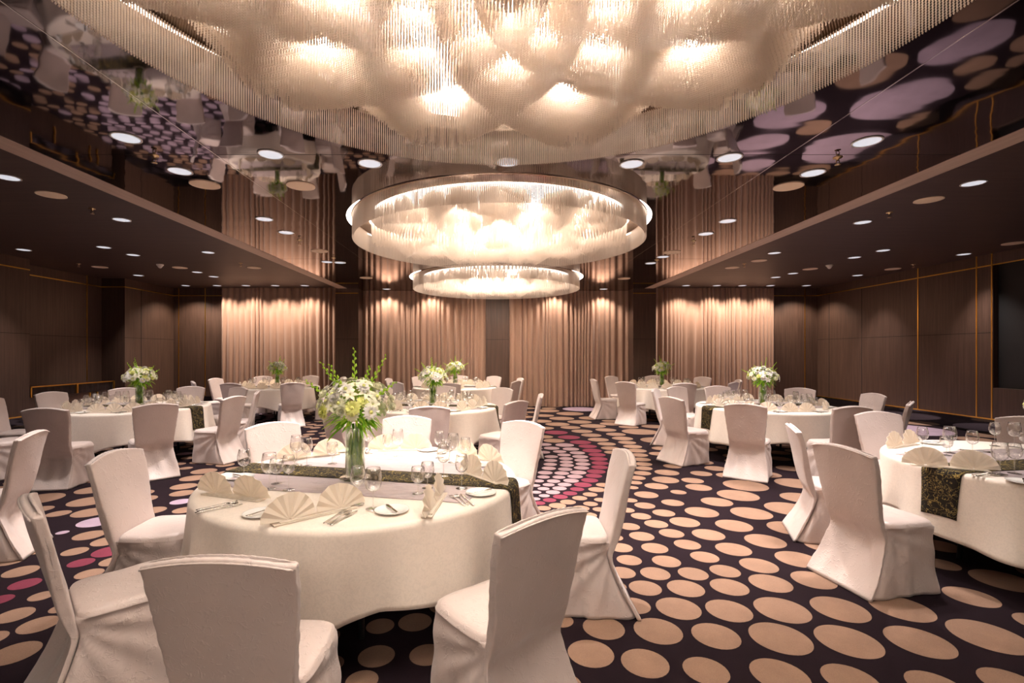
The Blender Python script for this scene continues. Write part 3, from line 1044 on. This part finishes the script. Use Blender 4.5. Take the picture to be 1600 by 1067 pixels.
# ---- the banquet table under the cloth
tb = empty('banquet_table')
b = MB(); b.lathe([(0.002, 0.735), (RT - 0.045, 0.735), (RT - 0.038, 0.74), (RT - 0.038, 0.755), (RT - 0.045, HTOP), (0.002, HTOP)], 64)
b.build('tabletop', M['table_wood'], tb)
for k in range(4):
    a = PI / 4 + k * PI / 2
    b = MB(); b.tube([(0.55 * math.cos(a), 0.55 * math.sin(a), 0.736), (0.60 * math.cos(a), 0.60 * math.sin(a), 0.0)], 0.018, 10)
    b.build('leg', M['table_leg'], tb)
b = MB(); b.tube([(0.55 * math.cos(a), 0.55 * math.sin(a), 0.70) for a in [PI / 4 + k * PI / 2 for k in range(5)]], 0.012, 8)
b.build('folding_frame', M['table_leg'], tb)
TB = Proto(tb)

# ================================================================== CHAIRS IN SATIN COVERS
def superring(hx, y0, y1, z, n, p=4.0):
    """rounded rectangle"""
    out = []
    cy, hy = (y0 + y1) / 2, (y1 - y0) / 2
    for k in range(n):
        a = 2 * PI * k / n
        c, s = math.cos(a), math.sin(a)
        m = (abs(c) ** p + abs(s) ** p) ** (-1 / p)
        out.append([hx * c * m, cy + hy * s * m, z])
    return out


def loft(rings, cap0=True, cap1=True):
    n = len(rings[0])
    v = [p for r in rings for p in r]
    f = []
    for j in range(len(rings) - 1):
        for k in range(n):
            k2 = (k + 1) % n
            f.append((j * n + k, j * n + k2, (j + 1) * n + k2, (j + 1) * n + k))
    for cap, base, rev in ((cap0, 0, True), (cap1, (len(rings) - 1) * n, False)):
        if cap:
            c = len(v)
            v.append([sum(v[base + k][q] for k in range(n)) / n for q in range(3)])
            for k in range(n):
                k2 = (k + 1) % n
                f.append((c, base + k2, base + k) if rev else (c, base + k, base + k2))
    return v, f


def back_line(z):
    """how far behind the seat centre the back and its tail stand at height z"""
    if z > 0.37:
        return -0.205 - 0.150 * (z - 0.37) / 0.55
    q = (0.37 - z) / 0.37
    return -0.205 - 0.165 * q ** 1.25


def half_width(z):
    return 0.204 + 0.040 * fade(z, 0.40, 0.92) + 0.050 * fade(0.42 - z, 0.0, 0.42)


def make_chair(seed, red=False):
    root = empty('banquet_chair')
    n = 104
    # seat and skirt, one draped cover reaching the carpet
    rings = []
    N = 22
    for j in range(N + 1):
        tt = j / N                         # 0 carpet .. 1 seat edge
        z = 0.006 + 0.434 * tt
        fl = (1 - tt) ** 1.2
        hx0 = 0.222
        yf = 0.190 + 0.020 * fl
        yr = back_line(z)
        R = superring(hx0, yr, yf, z, n, 9.0)
        for p in R:
            q = (p[1] - yr) / (yf - yr)               # 0 rear .. 1 front
            wr, wf = half_width(z) - 0.001, 0.222 + 0.018 * fl
            w = wr + (wf - wr) * fade(q, 0.0, 0.45)
            p[0] *= w / hx0
            side = abs(p[0]) > 0.9 * w
            # gathers running down and forward from the corner where back and seat meet
            dy, dz = p[1] + 0.20, 0.43 - z
            rr = math.hypot(dy, dz)
            g_ = math.sin(math.atan2(dz, dy + 0.03) * 15 + seed) * math.exp(-rr * 2.0) * fade(rr, 0.0, 0.08)
            th = math.atan2(p[1] + 0.05, p[0])
            amp = vnoise(th * 2.4 + seed, z * 3.0, seed) * 0.016 * fl + vnoise(th * 6 + seed, z * 7.0, seed + 5) * 0.006
            if side:
                amp += 0.010 * g_
            L = math.hypot(p[0], p[1]) + 1e-6
            p[0] += amp * p[0] / L
            if q > 0.1:
                p[1] += amp * p[1] / L
            else:                                     # keep the skirt just inside the tail of the back
                u_ = min(1, abs(p[0]) / half_width(z))
                p[1] += 0.003 + 0.062 * (1 - u_ * u_) * math.sin(PI * min(1, max(0, (0.44 - z) / 0.44)))
        rings.append(R)
    for hx, yf, yr, z in ((0.2255, 0.1925, -0.20, 0.444), (0.2262, 0.1932, -0.20, 0.448), (0.2225, 0.1895, -0.20, 0.452), (0.219, 0.186, -0.20, 0.463),
                          (0.207, 0.174, -0.195, 0.474), (0.178, 0.145, -0.18, 0.480), (0.10, 0.08, -0.12, 0.484), (0.03, 0.02, -0.05, 0.485)):
        R = superring(hx, yr, yf, z, n, 6.0)
        for p in R:
            p[2] += 0.004 * vnoise(p[0] * 9 + seed, p[1] * 9, 1.5) + 0.006 * fade(p[1], 0.0, 0.16) * (1 if z > 0.46 else 0)
        rings.append(R)
    v, f = loft(rings)
    obj('seat_cover', v, f, M['cover'], root)
    # back: a padded slab, leaning, crowned and slightly dished, its tail sweeping out to the carpet
    rings = []
    NB = 44
    for j in range(NB + 1):
        tt = j / NB
        z = 0.006 + 0.909 * tt
        hx = half_width(z)
        th_ = 0.012 + 0.020 * fade(z, 0.30, 0.50) - 0.008 * tt
        R = superring(hx, -th_, th_, z, n, 8.0)
        low = math.sin(PI * min(1, max(0, (0.44 - z) / 0.44)))
        for p in R:
            u = p[0] / hx
            rear = p[1] < 0
            p[1] += back_line(z) + 0.030 * u * u * fade(z, 0.45, 0.9)
            p[1] += 0.050 * (1 - u * u) * low                       # the cloth sinks in between the pulled corners
            p[2] += 0.036 * (1 - u * u) * tt ** 4
            if rear:
                p[1] += vnoise(p[0] * 7 + seed * 2, z * 5.0, seed + 1) * 0.006
                if z < 0.45:
                    p[1] += 0.006 * math.sin(u * 9 + seed + z * 8) * low + 0.010 * vnoise(u * 2.5, z * 7, seed + 3) * low
            else:
                p[1] += vnoise(p[0] * 8 + seed * 2, z * 5.5, seed + 7) * 0.004
            if abs(u) > 0.94:                                        # ruched side seams
                p[0] += math.copysign(0.0026 * math.sin(z * 170 + seed) + 0.002 * math.sin(z * 67), p[0])
        rings.append(R)
    top = rings[-1]
    for q, dz in ((0.97, 0.006), (0.90, 0.0105), (0.72, 0.014), (0.35, 0.0155)):
        R = []
        for p in top:
            u = p[0] / 0.244
            c0 = back_line(0.915) + 0.030 * u * u
            R.append([p[0] * (1 - (1 - q) * 0.06), c0 + (p[1] - c0) * q, p[2] + dz + 0.0012 * math.sin(p[0] * 190)])
        rings.append(R)
    v, f = loft(rings)
    obj('back_cover', v, f, M['cover'], root)
    # rolled seam along the top edge of the back
    b = MB()
    pts = []
    for k in range(41):
        u = -0.99 + 1.98 * k / 40
        pts.append((0.2445 * u, back_line(0.915) - 0.0235 + 0.030 * u * u, 0.9165 + 0.036 * (1 - u * u)))
    b.tube(pts, [0.0040 + 0.0008 * math.sin(k * 2.3) for k in range(41)], 6)
    b.build('top_seam', M['cover'], root)
    if red:
        boxes('seat_fabric_corner', [((-0.19, 0.206, 0.001), (-0.245, 0.222, 0.018))], M['red'], root)
    return root


CH = [Proto(make_chair(1.3)), Proto(make_chair(4.7)), Proto(make_chair(8.2))]
CHR = Proto(make_chair(2.2, True))

# ---- settings
def make_napkin():
    """a double fan: a flat folded band with a pleated fan standing at each end"""
    b = MB()
    b.box((-0.235, -0.032, 0.001), (0.235, 0.030, 0.007))
    b.box((-0.20, -0.026, 0.007), (0.195, 0.024, 0.013))
    for cx in (-0.145, 0.145):
        npl = 7
        v, f = [], []
        NR = 5
        for i in range(2 * npl + 1):
            a = PI * (0.02 + 0.96 * i / (2 * npl))
            dep = 0.008 if i % 2 else -0.004
            for r in range(NR + 1):
                q = r / NR
                rad = 0.010 + 0.136 * q
                rad *= 1 + 0.035 * math.sin(3 * a + cx * 9)
                lean = 0.16 * rad * math.sin(a)
                v.append((cx + rad * math.cos(a), dep * q + lean - 0.004, 0.010 + rad * math.sin(a) * 0.985))
        for i in range(2 * npl):
            for r in range(NR):
                p = i * (NR + 1) + r
                f.append((p, p + NR + 1, p + NR + 2, p + 1))
        b.add(v, f)
    o = b.build('napkin', M['napkin'], smooth=False)
    md = o.modifiers.new('thickness', 'SOLIDIFY'); md.thickness = 0.0025
    return o


NAP = Proto(make_napkin())


def make_glass(kind, split):
    prof = {'wine': ([(0.004, 0.098), (0.018, 0.103), (0.034, 0.118), (0.041, 0.142), (0.040, 0.168), (0.034, 0.195), (0.031, 0.208)], 0.098, 0.036),
            'water': ([(0.004, 0.092), (0.020, 0.096), (0.038, 0.112), (0.046, 0.138), (0.046, 0.165), (0.041, 0.195), (0.037, 0.218)], 0.092, 0.040),
            'goblet': ([(0.004, 0.062), (0.020, 0.066), (0.036, 0.080), (0.042, 0.105), (0.041, 0.130), (0.036, 0.158)], 0.062, 0.034)}[kind]
    pf, st, fr = prof
    bowl, stem, foot = MB(), MB(), MB()
    bowl.lathe(pf + [(pf[-1][0] - 0.0012, pf[-1][1])], 24)
    stem.lathe([(0.005, 0.006), (0.0032, 0.015), (0.003, st * 0.6), (0.0042, st + 0.002)], 10)
    foot.lathe([(0.002, 0.0005), (fr, 0.0008), (fr, 0.002), (fr * 0.5, 0.0045), (0.005, 0.008)], 24)
    nm = {'wine': 'wine_glass', 'water': 'water_goblet', 'goblet': 'small_goblet'}[kind]
    if split:
        r = empty(nm)
        bowl.build('bowl', M['glass'], r); stem.build('stem', M['glass'], r); foot.build('foot', M['glass'], r)
        return r
    a = MB()
    for q in (bowl, stem, foot):
        a.add(q.v, q.f)
    return a.build(nm, M['glass'])


GL = {k: Proto(make_glass(k, True)) for k in ('wine', 'water', 'goblet')}
GLS = {k: Proto(make_glass(k, False)) for k in ('wine', 'water', 'goblet')}


def make_plate():
    b = MB()
    b.lathe([(0.002, 0.0035), (0.052, 0.0035), (0.060, 0.006), (0.088, 0.0125), (0.0905, 0.0135), (0.0905, 0.0115), (0.060, 0.002), (0.054, 0.0), (0.002, 0.0)], 48)
    return b.build('bread_plate', M['china'])


def flat_shape(outline, prof, name, m, thick=0.0022):
    """outline: list of (half width, y, z) along the length"""
    v, f = [], []
    for hw, y, z in outline:
        v += [(-hw, y, z), (-hw * 0.5, y, z - 0.0008 * prof), (hw * 0.5, y, z - 0.0008 * prof), (hw, y, z)]
    for k in range(len(outline) - 1):
        for q in range(3):
            a = k * 4 + q
            f.append((a, a + 1, a + 5, a + 4))
    return v, f


def make_cutlery(kind):
    b = MB()
    H = [(0.0055, -0.10, 0.003), (0.0075, -0.092, 0.003), (0.0068, -0.06, 0.0032), (0.0042, -0.02, 0.005), (0.0032, 0.02, 0.0075)]
    if kind == 'spoon':
        O = H + [(0.0035, 0.04, 0.0078), (0.013, 0.052, 0.0055), (0.019, 0.068, 0.0035), (0.018, 0.084, 0.004), (0.011, 0.096, 0.0065), (0.004, 0.100, 0.008)]
        v, f = flat_shape(O, 3, '', None); b.add(v, f)
    elif kind == 'fork':
        O = H + [(0.0035, 0.035, 0.0078), (0.010, 0.046, 0.006), (0.0115, 0.058, 0.0045)]
        v, f = flat_shape(O, 1, '', None); b.add(v, f)
        for k in range(4):
            x = -0.0095 + k * 0.00633
            v, f = flat_shape([(0.0018, 0.057, 0.0045), (0.0016, 0.080, 0.004), (0.0008, 0.104, 0.0075)], 0, '', None)
            b.add([(p[0] + x, p[1], p[2]) for p in v], f)
    else:
        O = [(0.0055, -0.115, 0.0035), (0.0072, -0.105, 0.0035), (0.0065, -0.03, 0.004), (0.0048, 0.0, 0.004), (0.0085, 0.012, 0.0035), (0.0095, 0.05, 0.003), (0.008, 0.09, 0.003), (0.002, 0.112, 0.003)]
        v, f = flat_shape(O, 0, '', None); b.add(v, f)
    nm = {'spoon': 'spoon', 'fork': 'fork', 'knife': 'table_knife', 'butter': 'butter_knife'}[kind]
    if kind == 'butter':
        b.v = [(p[0], p[1] * 0.75, p[2]) for p in b.v]
    o = b.build(nm, M['steel'])
    md = o.modifiers.new('thickness', 'SOLIDIFY'); md.thickness = 0.002; md.offset = 1
    return o


PL = Proto(make_plate())
CU = {k: Proto(make_cutlery(k)) for k in ('spoon', 'fork', 'knife', 'butter')}
NAMES = {'wine': 'clear wine glass', 'water': 'large clear goblet', 'goblet': 'small goblet', 'spoon': 'steel soup spoon', 'fork': 'steel fork',
         'knife': 'steel table knife', 'butter': 'steel butter knife'}
CATS = {'wine': 'wine glass', 'water': 'wine glass', 'goblet': 'wine glass', 'spoon': 'spoon', 'fork': 'fork', 'knife': 'knife', 'butter': 'knife'}
ZT = HTOP + 0.0075          # cloth top
rngs = random.Random(11)


def place(pr, x, y, z, rz, lab, cat, grp):
    return pr.put((x, y, z), rz, lab, cat, grp)


# ---- flowers
def petal_head(kind, seed):
    rng = random.Random(seed)
    b = MB()
    def petal(az, el, ln, wd, curl, base=0.0, mi=0):
        v, f = [], []
        n = 5
        for k in range(n + 1):
            q = k / n
            w = wd * math.sin(PI * (0.12 + 0.80 * q)) ** 0.8
            e_ = el + curl * q
            x = base + ln * q * math.cos(e_); z = ln * q * math.sin(e_)
            for s in (-1, 0, 1):
                v.append(Vector((x, s * w, z - abs(s) * 0 + (0.12 * w if s else -0.12 * w))))
        ca, sa = math.cos(az), math.sin(az)
        v = [(p.x * ca - p.y * sa, p.x * sa + p.y * ca, p.z) for p in v]
        for k in range(n):
            for s in range(2):
                a = k * 3 + s
                f.append((a, a + 1, a + 4, a + 3))
        b.add(v, f, mi)
    if kind == 'lily':
        for k in range(6):
            petal(k * PI / 3 + rng.uniform(-.1, .1), 0.95, 0.070, 0.017, -0.9)
        for k in range(5):
            petal(k * 1.25, 1.3, 0.03, 0.0025, -0.1, 0, 1)
    elif kind == 'chrysanthemum':
        for ring, (el, ln, cnt) in enumerate(((0.05, 0.048, 14), (0.45, 0.044, 13), (0.85, 0.036, 10), (1.2, 0.026, 7))):
            for k in range(cnt):
                petal(2 * PI * (k + 0.5 * ring) / cnt + rng.uniform(-.1, .1), el, ln, 0.0085, -0.3)
        b.lathe([(0.012, 0.012), (0.010, 0.022), (0.002, 0.026)], 8, mi=1)
    else:
        for ring, (el, ln, cnt) in enumerate(((0.25, 0.040, 5), (0.75, 0.040, 5), (1.1, 0.038, 4), (1.35, 0.034, 3))):
            for k in range(cnt):
                petal(2 * PI * (k + 0.4 * ring) / cnt, el, ln, 0.022, 0.35 if ring < 2 else 0.1)
    return b


def make_arrangement(spikes, seed):
    rng = random.Random(seed)
    root = empty('flower_arrangement')
    b = MB(); b.lathe([(0.002, 0.012), (0.061, 0.012), (0.064, 0.018), (0.064, 0.335), (0.0625, 0.338), (0.061, 0.335), (0.061, 0.03), (0.002, 0.026)], 40)
    b.build('vase', M['vase_glass'], root)
    b = MB(); b.lathe([(0.002, 0.027), (0.060, 0.028), (0.060, 0.25), (0.002, 0.25)], 32); b.build('water', M['water'], root)
    b = MB(); b.lathe([(0.002, 0.0), (0.098, 0.0), (0.100, 0.003), (0.098, 0.0105), (0.002, 0.0105)], 40); b.build('glass_coaster', M['vase_glass'], root)
    # leaves and stems standing in the water
    b = MB()
    def leaf(bb, base, d, ln, wd, droop, mi=0):
        d = Vector(d).normalized()
        side = d.cross(Vector((0, 0, 1)))
        side = side.normalized() if side.length > 1e-3 else Vector((1, 0, 0))
        v, f = [], []
        p = Vector(base)
        n = 5
        for k in range(n + 1):
            q = k / n
            w = wd * math.sin(PI * (0.06 + 0.90 * q))
            v += [p - side * w, p + Vector((0, 0, -0.15 * w)), p + side * w]
            d = (d + Vector((0, 0, -droop / n))).normalized()
            p = p + d * ln / n
        for k in range(n):
            for s in range(2):
                a = k * 3 + s
                f.append((a, a + 1, a + 4, a + 3))
        bb.add(v, f, mi)
    for k in range(190):
        a = rng.uniform(0, 2 * PI); r = 0.054 * rng.random() ** 0.25
        z = rng.uniform(0.03, 0.24)
        leaf(b, (r * math.cos(a) * 0.92, r * math.sin(a) * 0.92, z), (-0.12 * math.cos(a), -0.12 * math.sin(a), 1), rng.uniform(0.05, 0.09), 0.008, 0.2, 0 if rng.random() < .45 else 1)
    for k in range(12):
        a = rng.uniform(0, 2 * PI)
        b.tube([(0.035 * math.cos(a), 0.035 * math.sin(a), 0.03), (0.02 * math.cos(a + 2), 0.02 * math.sin(a + 2), 0.36)], 0.0035, 5)
    b.build('stems', [M['leaf'], M['leaf_light']], root)
    # foliage collar
    b = MB()
    ctr = Vector((0, 0, 0.46))
    for k in range(150):
        a = rng.uniform(0, 2 * PI); el = rng.uniform(-0.5, 0.7)
        d = Vector((math.cos(a) * math.cos(el), math.sin(a) * math.cos(el), math.sin(el)))
        r0 = rng.uniform(0.02, 0.09)
        leaf(b, Vector((0, 0, 0.37 + 0.08 * rng.random())) + d * r0, d + Vector((0, 0, 0.25)), rng.uniform(0.09, 0.17), rng.uniform(0.008, 0.016), rng.uniform(0.6, 1.6), 0 if rng.random() < .55 else 1)
    b.build('foliage', [M['leaf'], M['leaf_light']], root)
    # flower heads over a dome
    heads = [petal_head(k, 5) for k in ('lily', 'chrysanthemum', 'rose')]
    protos = {}
    cnt = 60
    for k in range(cnt):
        q = (k + 0.5) / cnt
        el = math.asin(1 - 1.22 * q)
        az = k * 2.39996 + rng.uniform(-.2, .2)
        rad = 0.20 + rng.uniform(-0.025, 0.03)
        d = Vector((math.cos(az) * math.cos(el), math.sin(az) * math.cos(el), math.sin(el)))
        p = ctr + Vector((d.x * rad * 1.08, d.y * rad * 1.08, d.z * rad * 0.80 + 0.01))
        t_ = rng.choice([0, 0, 1, 1, 1, 2])
        m_ = rng.choice(['petal_white', 'petal', 'petal', 'petal_white', 'petal_yellow' if t_ == 1 else 'petal'])
        key = (t_, m_)
        if key not in protos:
            o = heads[t_].build('flower_head', [M[m_], M['petal_yellow']], root, smooth=True)
            protos[key] = o
        else:
            o = protos[key].copy(); C.objects.link(o); o.parent = root
        o.location = p
        o.rotation_mode = 'QUATERNION'
        o.rotation_quaternion = (d + Vector((0, 0, 0.15))).to_track_quat('Z', 'Y')
        s = rng.uniform(0.8, 1.1) * (0.85 if t_ == 0 else 1.0)
        o.scale = (s, s, s)
    # gladiolus spikes
    for (az, tilt, ln) in spikes:
        b = MB()
        d = Vector((math.cos(az) * math.sin(tilt), math.sin(az) * math.sin(tilt), math.cos(tilt)))
        side = d.orthogonal().normalized()
        base = Vector((0, 0, 0.40))
        pts = []
        for k in range(9):
            q = k / 8
            pts.append(base + d * ln * q + Vector((d.x, d.y, 0)) * 0.05 * q * q)
        b.tube(pts, [0.006 - 0.0045 * k / 8 for k in range(9)], 6)
        up = d
        for k in range(13):
            q = 0.36 + 0.64 * k / 12
            i = min(7, int(q * 8)); fr = q * 8 - i
            p = pts[i].lerp(pts[min(8, i + 1)], fr)
            sz = 0.046 * (1.15 - 0.75 * (k / 12))
            sd = side if k % 2 else -side
            dd = (d * 1.0 + sd * 0.45).normalized()
            b.tube([p, p + dd * sz * 0.4 + sd * 0.006, p + dd * sz * 0.9], [0.004, 0.010 * (1.1 - 0.6 * k / 12), 0.002], 7)
        b.build('gladiolus_spike', M['leaf_light'], root)
    return root


AR1 = Proto(make_arrangement([(2.9, 0.95, 0.40), (2.75, 0.62, 0.44), (1.9, 0.22, 0.46), (0.4, 0.42, 0.44), (4.2, 0.5, 0.40), (0.9, 0.30, 0.34), (5.9, 0.85, 0.36)], 3))
AR2 = Proto(make_arrangement([(1.6, 0.16, 0.40), (0.1, 0.95, 0.36), (3.1, 0.9, 0.34), (4.5, 0.6, 0.32), (0.6, 0.5, 0.36), (2.3, 0.5, 0.36), (5.4, 0.95, 0.33)], 9))


def setting_generic(T, key, a, detail, napkin=True):
    """place napkin, glasses, cutlery and bread plate of one seat"""
    cx, cy = T['c']
    ar = math.radians(a)
    ca, sa = math.cos(ar), math.sin(ar)
    def w(x, y):        # seat frame: x to the guest's right, -y towards the guest
        return cx + x * ca - y * sa, cy + x * sa + y * ca
    where = '%s on %s' % (clock(a), T['name'])
    j = lambda s=0.012: rngs.uniform(-s, s)
    if napkin:
        x, y = w(j(), -0.80 + j())
        place(NAP, x, y, ZT, ar + j(0.22), 'cream double fan napkin at ' + where, 'napkin', 'fan napkins on ' + T['name']).scale = (0.84, 0.84, 0.84) if len(T['seats']) > 8 else (0.95, 0.95, 0.95)
    for kd, gx, gy in ((('wine', 0.17, -0.56), ('water', 0.08, -0.50), ('goblet', 0.25, -0.60)) if detail else (('wine', 0.17, -0.58), ('water', 0.06, -0.54))):
        x, y = w(gx + j(), gy + j())
        place((GLS)[kd], x, y, ZT, 0, '%s at %s' % (NAMES[kd], where), CATS[kd], 'glasses on ' + T['name'])
    if detail:
        for kd, gx in (('fork', 0.205), ('spoon', 0.235), ('knife', 0.262)):
            x, y = w(gx, -0.84 + j())
            place(CU[kd], x, y, ZT, ar + j(0.05), '%s at %s' % (NAMES[kd], where), CATS[kd], 'cutlery on ' + T['name'])
        x, y = w(-0.26 + j(), -0.80 + j())
        place(PL, x, y, ZT, 0, 'white bread plate at ' + where, 'plate', 'bread plates on ' + T['name'])
        place(CU['butter'], x + 0.02 * ca, y + 0.02 * sa, ZT + 0.0125, ar + 0.3 + j(0.3), '%s at %s' % (NAMES['butter'], where), 'knife', 'cutlery on ' + T['name'])


def nap_between(p, q, lab, grp):
    """napkin whose fans stand at the two floor-plan points"""
    mx, my = (p[0] + q[0]) / 2, (p[1] + q[1]) / 2
    o = place(NAP, mx + CAMX, my, ZT, math.atan2(q[1] - p[1], q[0] - p[0]), lab, 'napkin', grp)
    o.scale = (0.92, 0.92, 0.92)
    return o


for key, T in TABLES.items():
    cx, cy = T['c']
    nm = T['name']
    seed = 1.0 + 2.7 * 'ABCDEGHI'.index(key)
    TB.put((cx, cy, 0), seed, 'round banquet table under the cloth, ' + nm, 'table', 'round banquet tables')
    o = make_cloth(seed, (cx, cy, 0))
    tag(o, 'cream damask tablecloth hanging over ' + nm, 'tablecloth', 'cream tablecloths')
    o = make_strip('satin_overlay', 0.96, 0.84, seed, 0.0022, M['satin'], (cx, cy, 0), T['run'], off=0.02, wob=0.02)
    tag(o, 'pale mauve satin overlay lying across ' + nm, 'table overlay', 'satin overlays')
    o = make_strip('table_runner', 0.27, RT + 0.32, seed, 0.0060, M['runner'], (cx, cy, 0), T['run'], n=160)
    tag(o, 'dark brocade runner with gold scribbles across ' + nm, 'table runner', 'brocade runners')
    # flowers
    far = cy > 10
    fx, fy = {'A': W(-0.905, 3.22), 'B': (cx + 0.12, cy)}.get(key, (cx, cy + 0.1))
    pr = AR1 if key == 'A' else AR2
    lab = {'A': 'tall glass vase of white lilies with long green gladiolus spikes on the near table'}.get(key, 'cream flowers in a green vase on ' + nm)
    pr.put((fx, fy, ZT + 0.006), 0.0 if key == 'A' else seed * 1.3, lab, 'flower arrangement', None if key == 'A' else 'round flower arrangements', None if key == 'A' else (0.95, 0.95, 0.93))
    # chairs
    for k, (a, dist) in enumerate(T['seats']):
        ar = math.radians(a)
        x, y = cx + dist * math.sin(ar), cy - dist * math.cos(ar)
        pr = CH[(k + 'ABCDEGHI'.index(key)) % 3]
        lab = 'covered banquet chair at %s of %s' % (clock(a), nm)
        if key == 'B' and a == -81:
            pr = CHR
            lab = 'covered chair with a red hem corner beside the table at the right picture edge'
        pr.put((x, y, 0), ar + rngs.uniform(-0.07, 0.07), lab, 'chair', 'covered chairs around ' + nm)

# ---- the near table, laid as the photo shows it
T = TABLES['A']; NMA = T['name']
for p, q, a in (((-1.012, 2.40), (-0.793, 2.60), 0), ((-1.355, 2.77), (-1.64, 2.87), 315), ((-0.33, 2.52), (-0.30, 2.84), 38), ((-0.17, 3.35), (0.03, 3.09), 84),
                ((-0.005, 3.70), (-0.22, 3.92), 137), ((-0.92, 4.15), (-0.66, 4.18), 180), ((-1.32, 3.97), (-1.55, 3.80), 225)):
    nap_between(p, q, 'cream double fan napkin at %s on %s' % (clock(a), NMA), 'fan napkins on ' + NMA)
cnt = {}
GA = [('wine', -1.60, 3.15), ('goblet', -1.37, 3.10), ('water', -1.36, 2.98), ('wine', -1.234, 2.96), ('water', -1.45, 3.62), ('wine', -1.36, 3.58), ('goblet', -1.20, 3.66),
      ('water', -0.635, 2.60), ('wine', -0.74, 2.68), ('goblet', -0.40, 3.0), ('water', -0.33, 3.28), ('wine', -0.19, 2.99), ('goblet', -0.44, 2.88),
      ('wine', -0.42, 3.86), ('goblet', -0.36, 3.78), ('water', -0.30, 3.70), ('wine', -0.20, 3.58), ('goblet', -0.86, 4.0), ('wine', -1.02, 4.02), ('water', -0.76, 3.92)]
SPOTS = ['behind the napkin left of the vase', 'among the glasses left of the vase', 'in front of the glasses left of the vase', 'alone on the runner edge left of the vase',
         'at the far left of the vase', 'at the far left beside the goblet', 'just behind the vase on its left', 'right in front of the vase', 'in front of the vase nearest the fans',
         'at the middle of the runner right of the vase', 'on the runner right of the vase', 'near the right bread plate', 'beside the standing napkin',
         'rearmost pair right of the vase', 'small one in the right rear group', 'left of the right rear fan', 'in front of the right rear fan', 'behind the vase',
         'behind the vase by the rear fan', 'behind the vase on its right']
for (kd, x, y), s in zip(GA, SPOTS):
    place(GL[kd], x + CAMX, y, ZT + 0.004, 0, '%s %s, near table' % (NAMES[kd], s), CATS[kd], 'glasses on ' + NMA)


def cutlery_set(p, q, a, nm):
    ang = math.atan2(q[1] - p[1], q[0] - p[0]) - PI / 2
    mx, my = (p[0] + q[0]) / 2 + CAMX, (p[1] + q[1]) / 2
    for k, kd in enumerate(('fork', 'spoon', 'knife')):
        off = (k - 1) * 0.028
        place(CU[kd], mx + off * math.cos(ang), my + off * math.sin(ang), ZT, ang + (k - 1) * -0.05, '%s at %s on %s' % (NAMES[kd], clock(a), nm), CATS[kd], 'cutlery on ' + nm)


for p, q, a in (((-0.80, 2.37), (-0.745, 2.57), 0), ((-1.56, 2.55), (-1.39, 2.71), 315), ((-0.126, 2.66), (-0.22, 2.86), 38), ((0.0, 3.42), (-0.18, 3.44), 84),
                ((-0.36, 4.18), (-0.44, 4.0), 137), ((-1.08, 4.22), (-1.06, 4.02), 180), ((-1.62, 3.62), (-1.46, 3.55), 225)):
    cutlery_set(p, q, a, NMA)
for x, y, a, s in ((-1.19, 2.52, 0, 0.5), (-0.53, 2.57, 38, -0.55), (-0.07, 2.89, 84, 0.9), (-0.08, 3.62, 137, 1.5), (-0.55, 4.17, 180, 2.0), (-1.27, 4.14, 225, 2.6), (-1.68, 3.25, 315, -1.0)):
    place(PL, x + CAMX, y, ZT, 0, 'white bread plate at %s on %s' % (clock(a), NMA), 'plate', 'bread plates on ' + NMA)
    place(CU['butter'], x + CAMX, y, ZT + 0.0125, -s, '%s at %s on %s' % (NAMES['butter'], clock(a), NMA), 'knife', 'cutlery on ' + NMA)

# ---- the table at the right edge, its left half in view
T = TABLES['B']; NMB = T['name']
for p, q, a in (((3.16, 3.59), (3.41, 3.46), -81), ((3.53, 4.30), (3.78, 4.42), -140)):
    nap_between(p, q, 'white double fan napkin at %s on %s' % (clock(a), NMB), 'fan napkins on ' + NMB)
GB_ = [('wine', 3.58, 4.08, 'first of the left cluster'), ('goblet', 3.66, 3.95, 'second of the left cluster'), ('water', 3.78, 4.05, 'tallest of the left cluster'), ('wine', 3.82, 3.90, 'last of the left cluster'),
       ('wine', 4.46, 4.35, 'first of the rear cluster'), ('water', 4.58, 4.30, 'tallest of the rear cluster'), ('goblet', 4.55, 4.18, 'in the rear cluster'),
       ('water', 3.46, 3.34, 'front of the near cluster'), ('wine', 3.58, 3.36, 'middle of the near cluster'), ('goblet', 3.66, 3.27, 'right of the near cluster')]
for kd, x, y, s in GB_:
    place(GL[kd], x + CAMX, y, ZT + 0.004, 0, '%s, %s on %s' % (NAMES[kd], s, NMB), CATS[kd], 'glasses on ' + NMB)
cutlery_set((3.24, 3.30), (3.45, 3.345), -81, NMB)
cutlery_set((3.45, 4.05), (3.40, 3.90), -114, NMB)
cutlery_set((3.98, 4.20), (4.16, 4.05), -140, NMB)
for x, y, a, s in ((3.40, 3.13, -40, 0.8), (4.02, 4.48, -150, 1.4)):
    place(PL, x + CAMX, y, ZT, 0, 'white bread plate at %s on %s' % (clock(a), NMB), 'plate', 'bread plates on ' + NMB)
    place(CU['butter'], x + CAMX, y, ZT + 0.0125, -s, '%s at %s on %s' % (NAMES['butter'], clock(a), NMB), 'knife', 'cutlery on ' + NMB)
for key in 'CEHDGI':
    for a, dist in TABLES[key]['seats']:
        setting_generic(TABLES[key], key, a, key in 'CEH')

# ---- chairs of the table beyond the left picture edge
for k, (x, y, a, lab) in enumerate(((-4.05, 3.86, 112, 'satin covered chair turned away at the left picture edge, its tall back leaning right'),)):
    CH[k].put((x + CAMX, y, 0), math.radians(a), lab, 'chair')
# protos nobody used are removed
for pr in list(GL.values()) + list(GLS.values()) + list(CU.values()) + CH + [CHR, NAP, PL, AR1, AR2, TB, DL, SPK, SPR, SMK]:
    if not pr.used:
        def rm(o):
            for c in kids(o):
                rm(c)
            bpy.data.objects.remove(o)
        rm(pr.root)
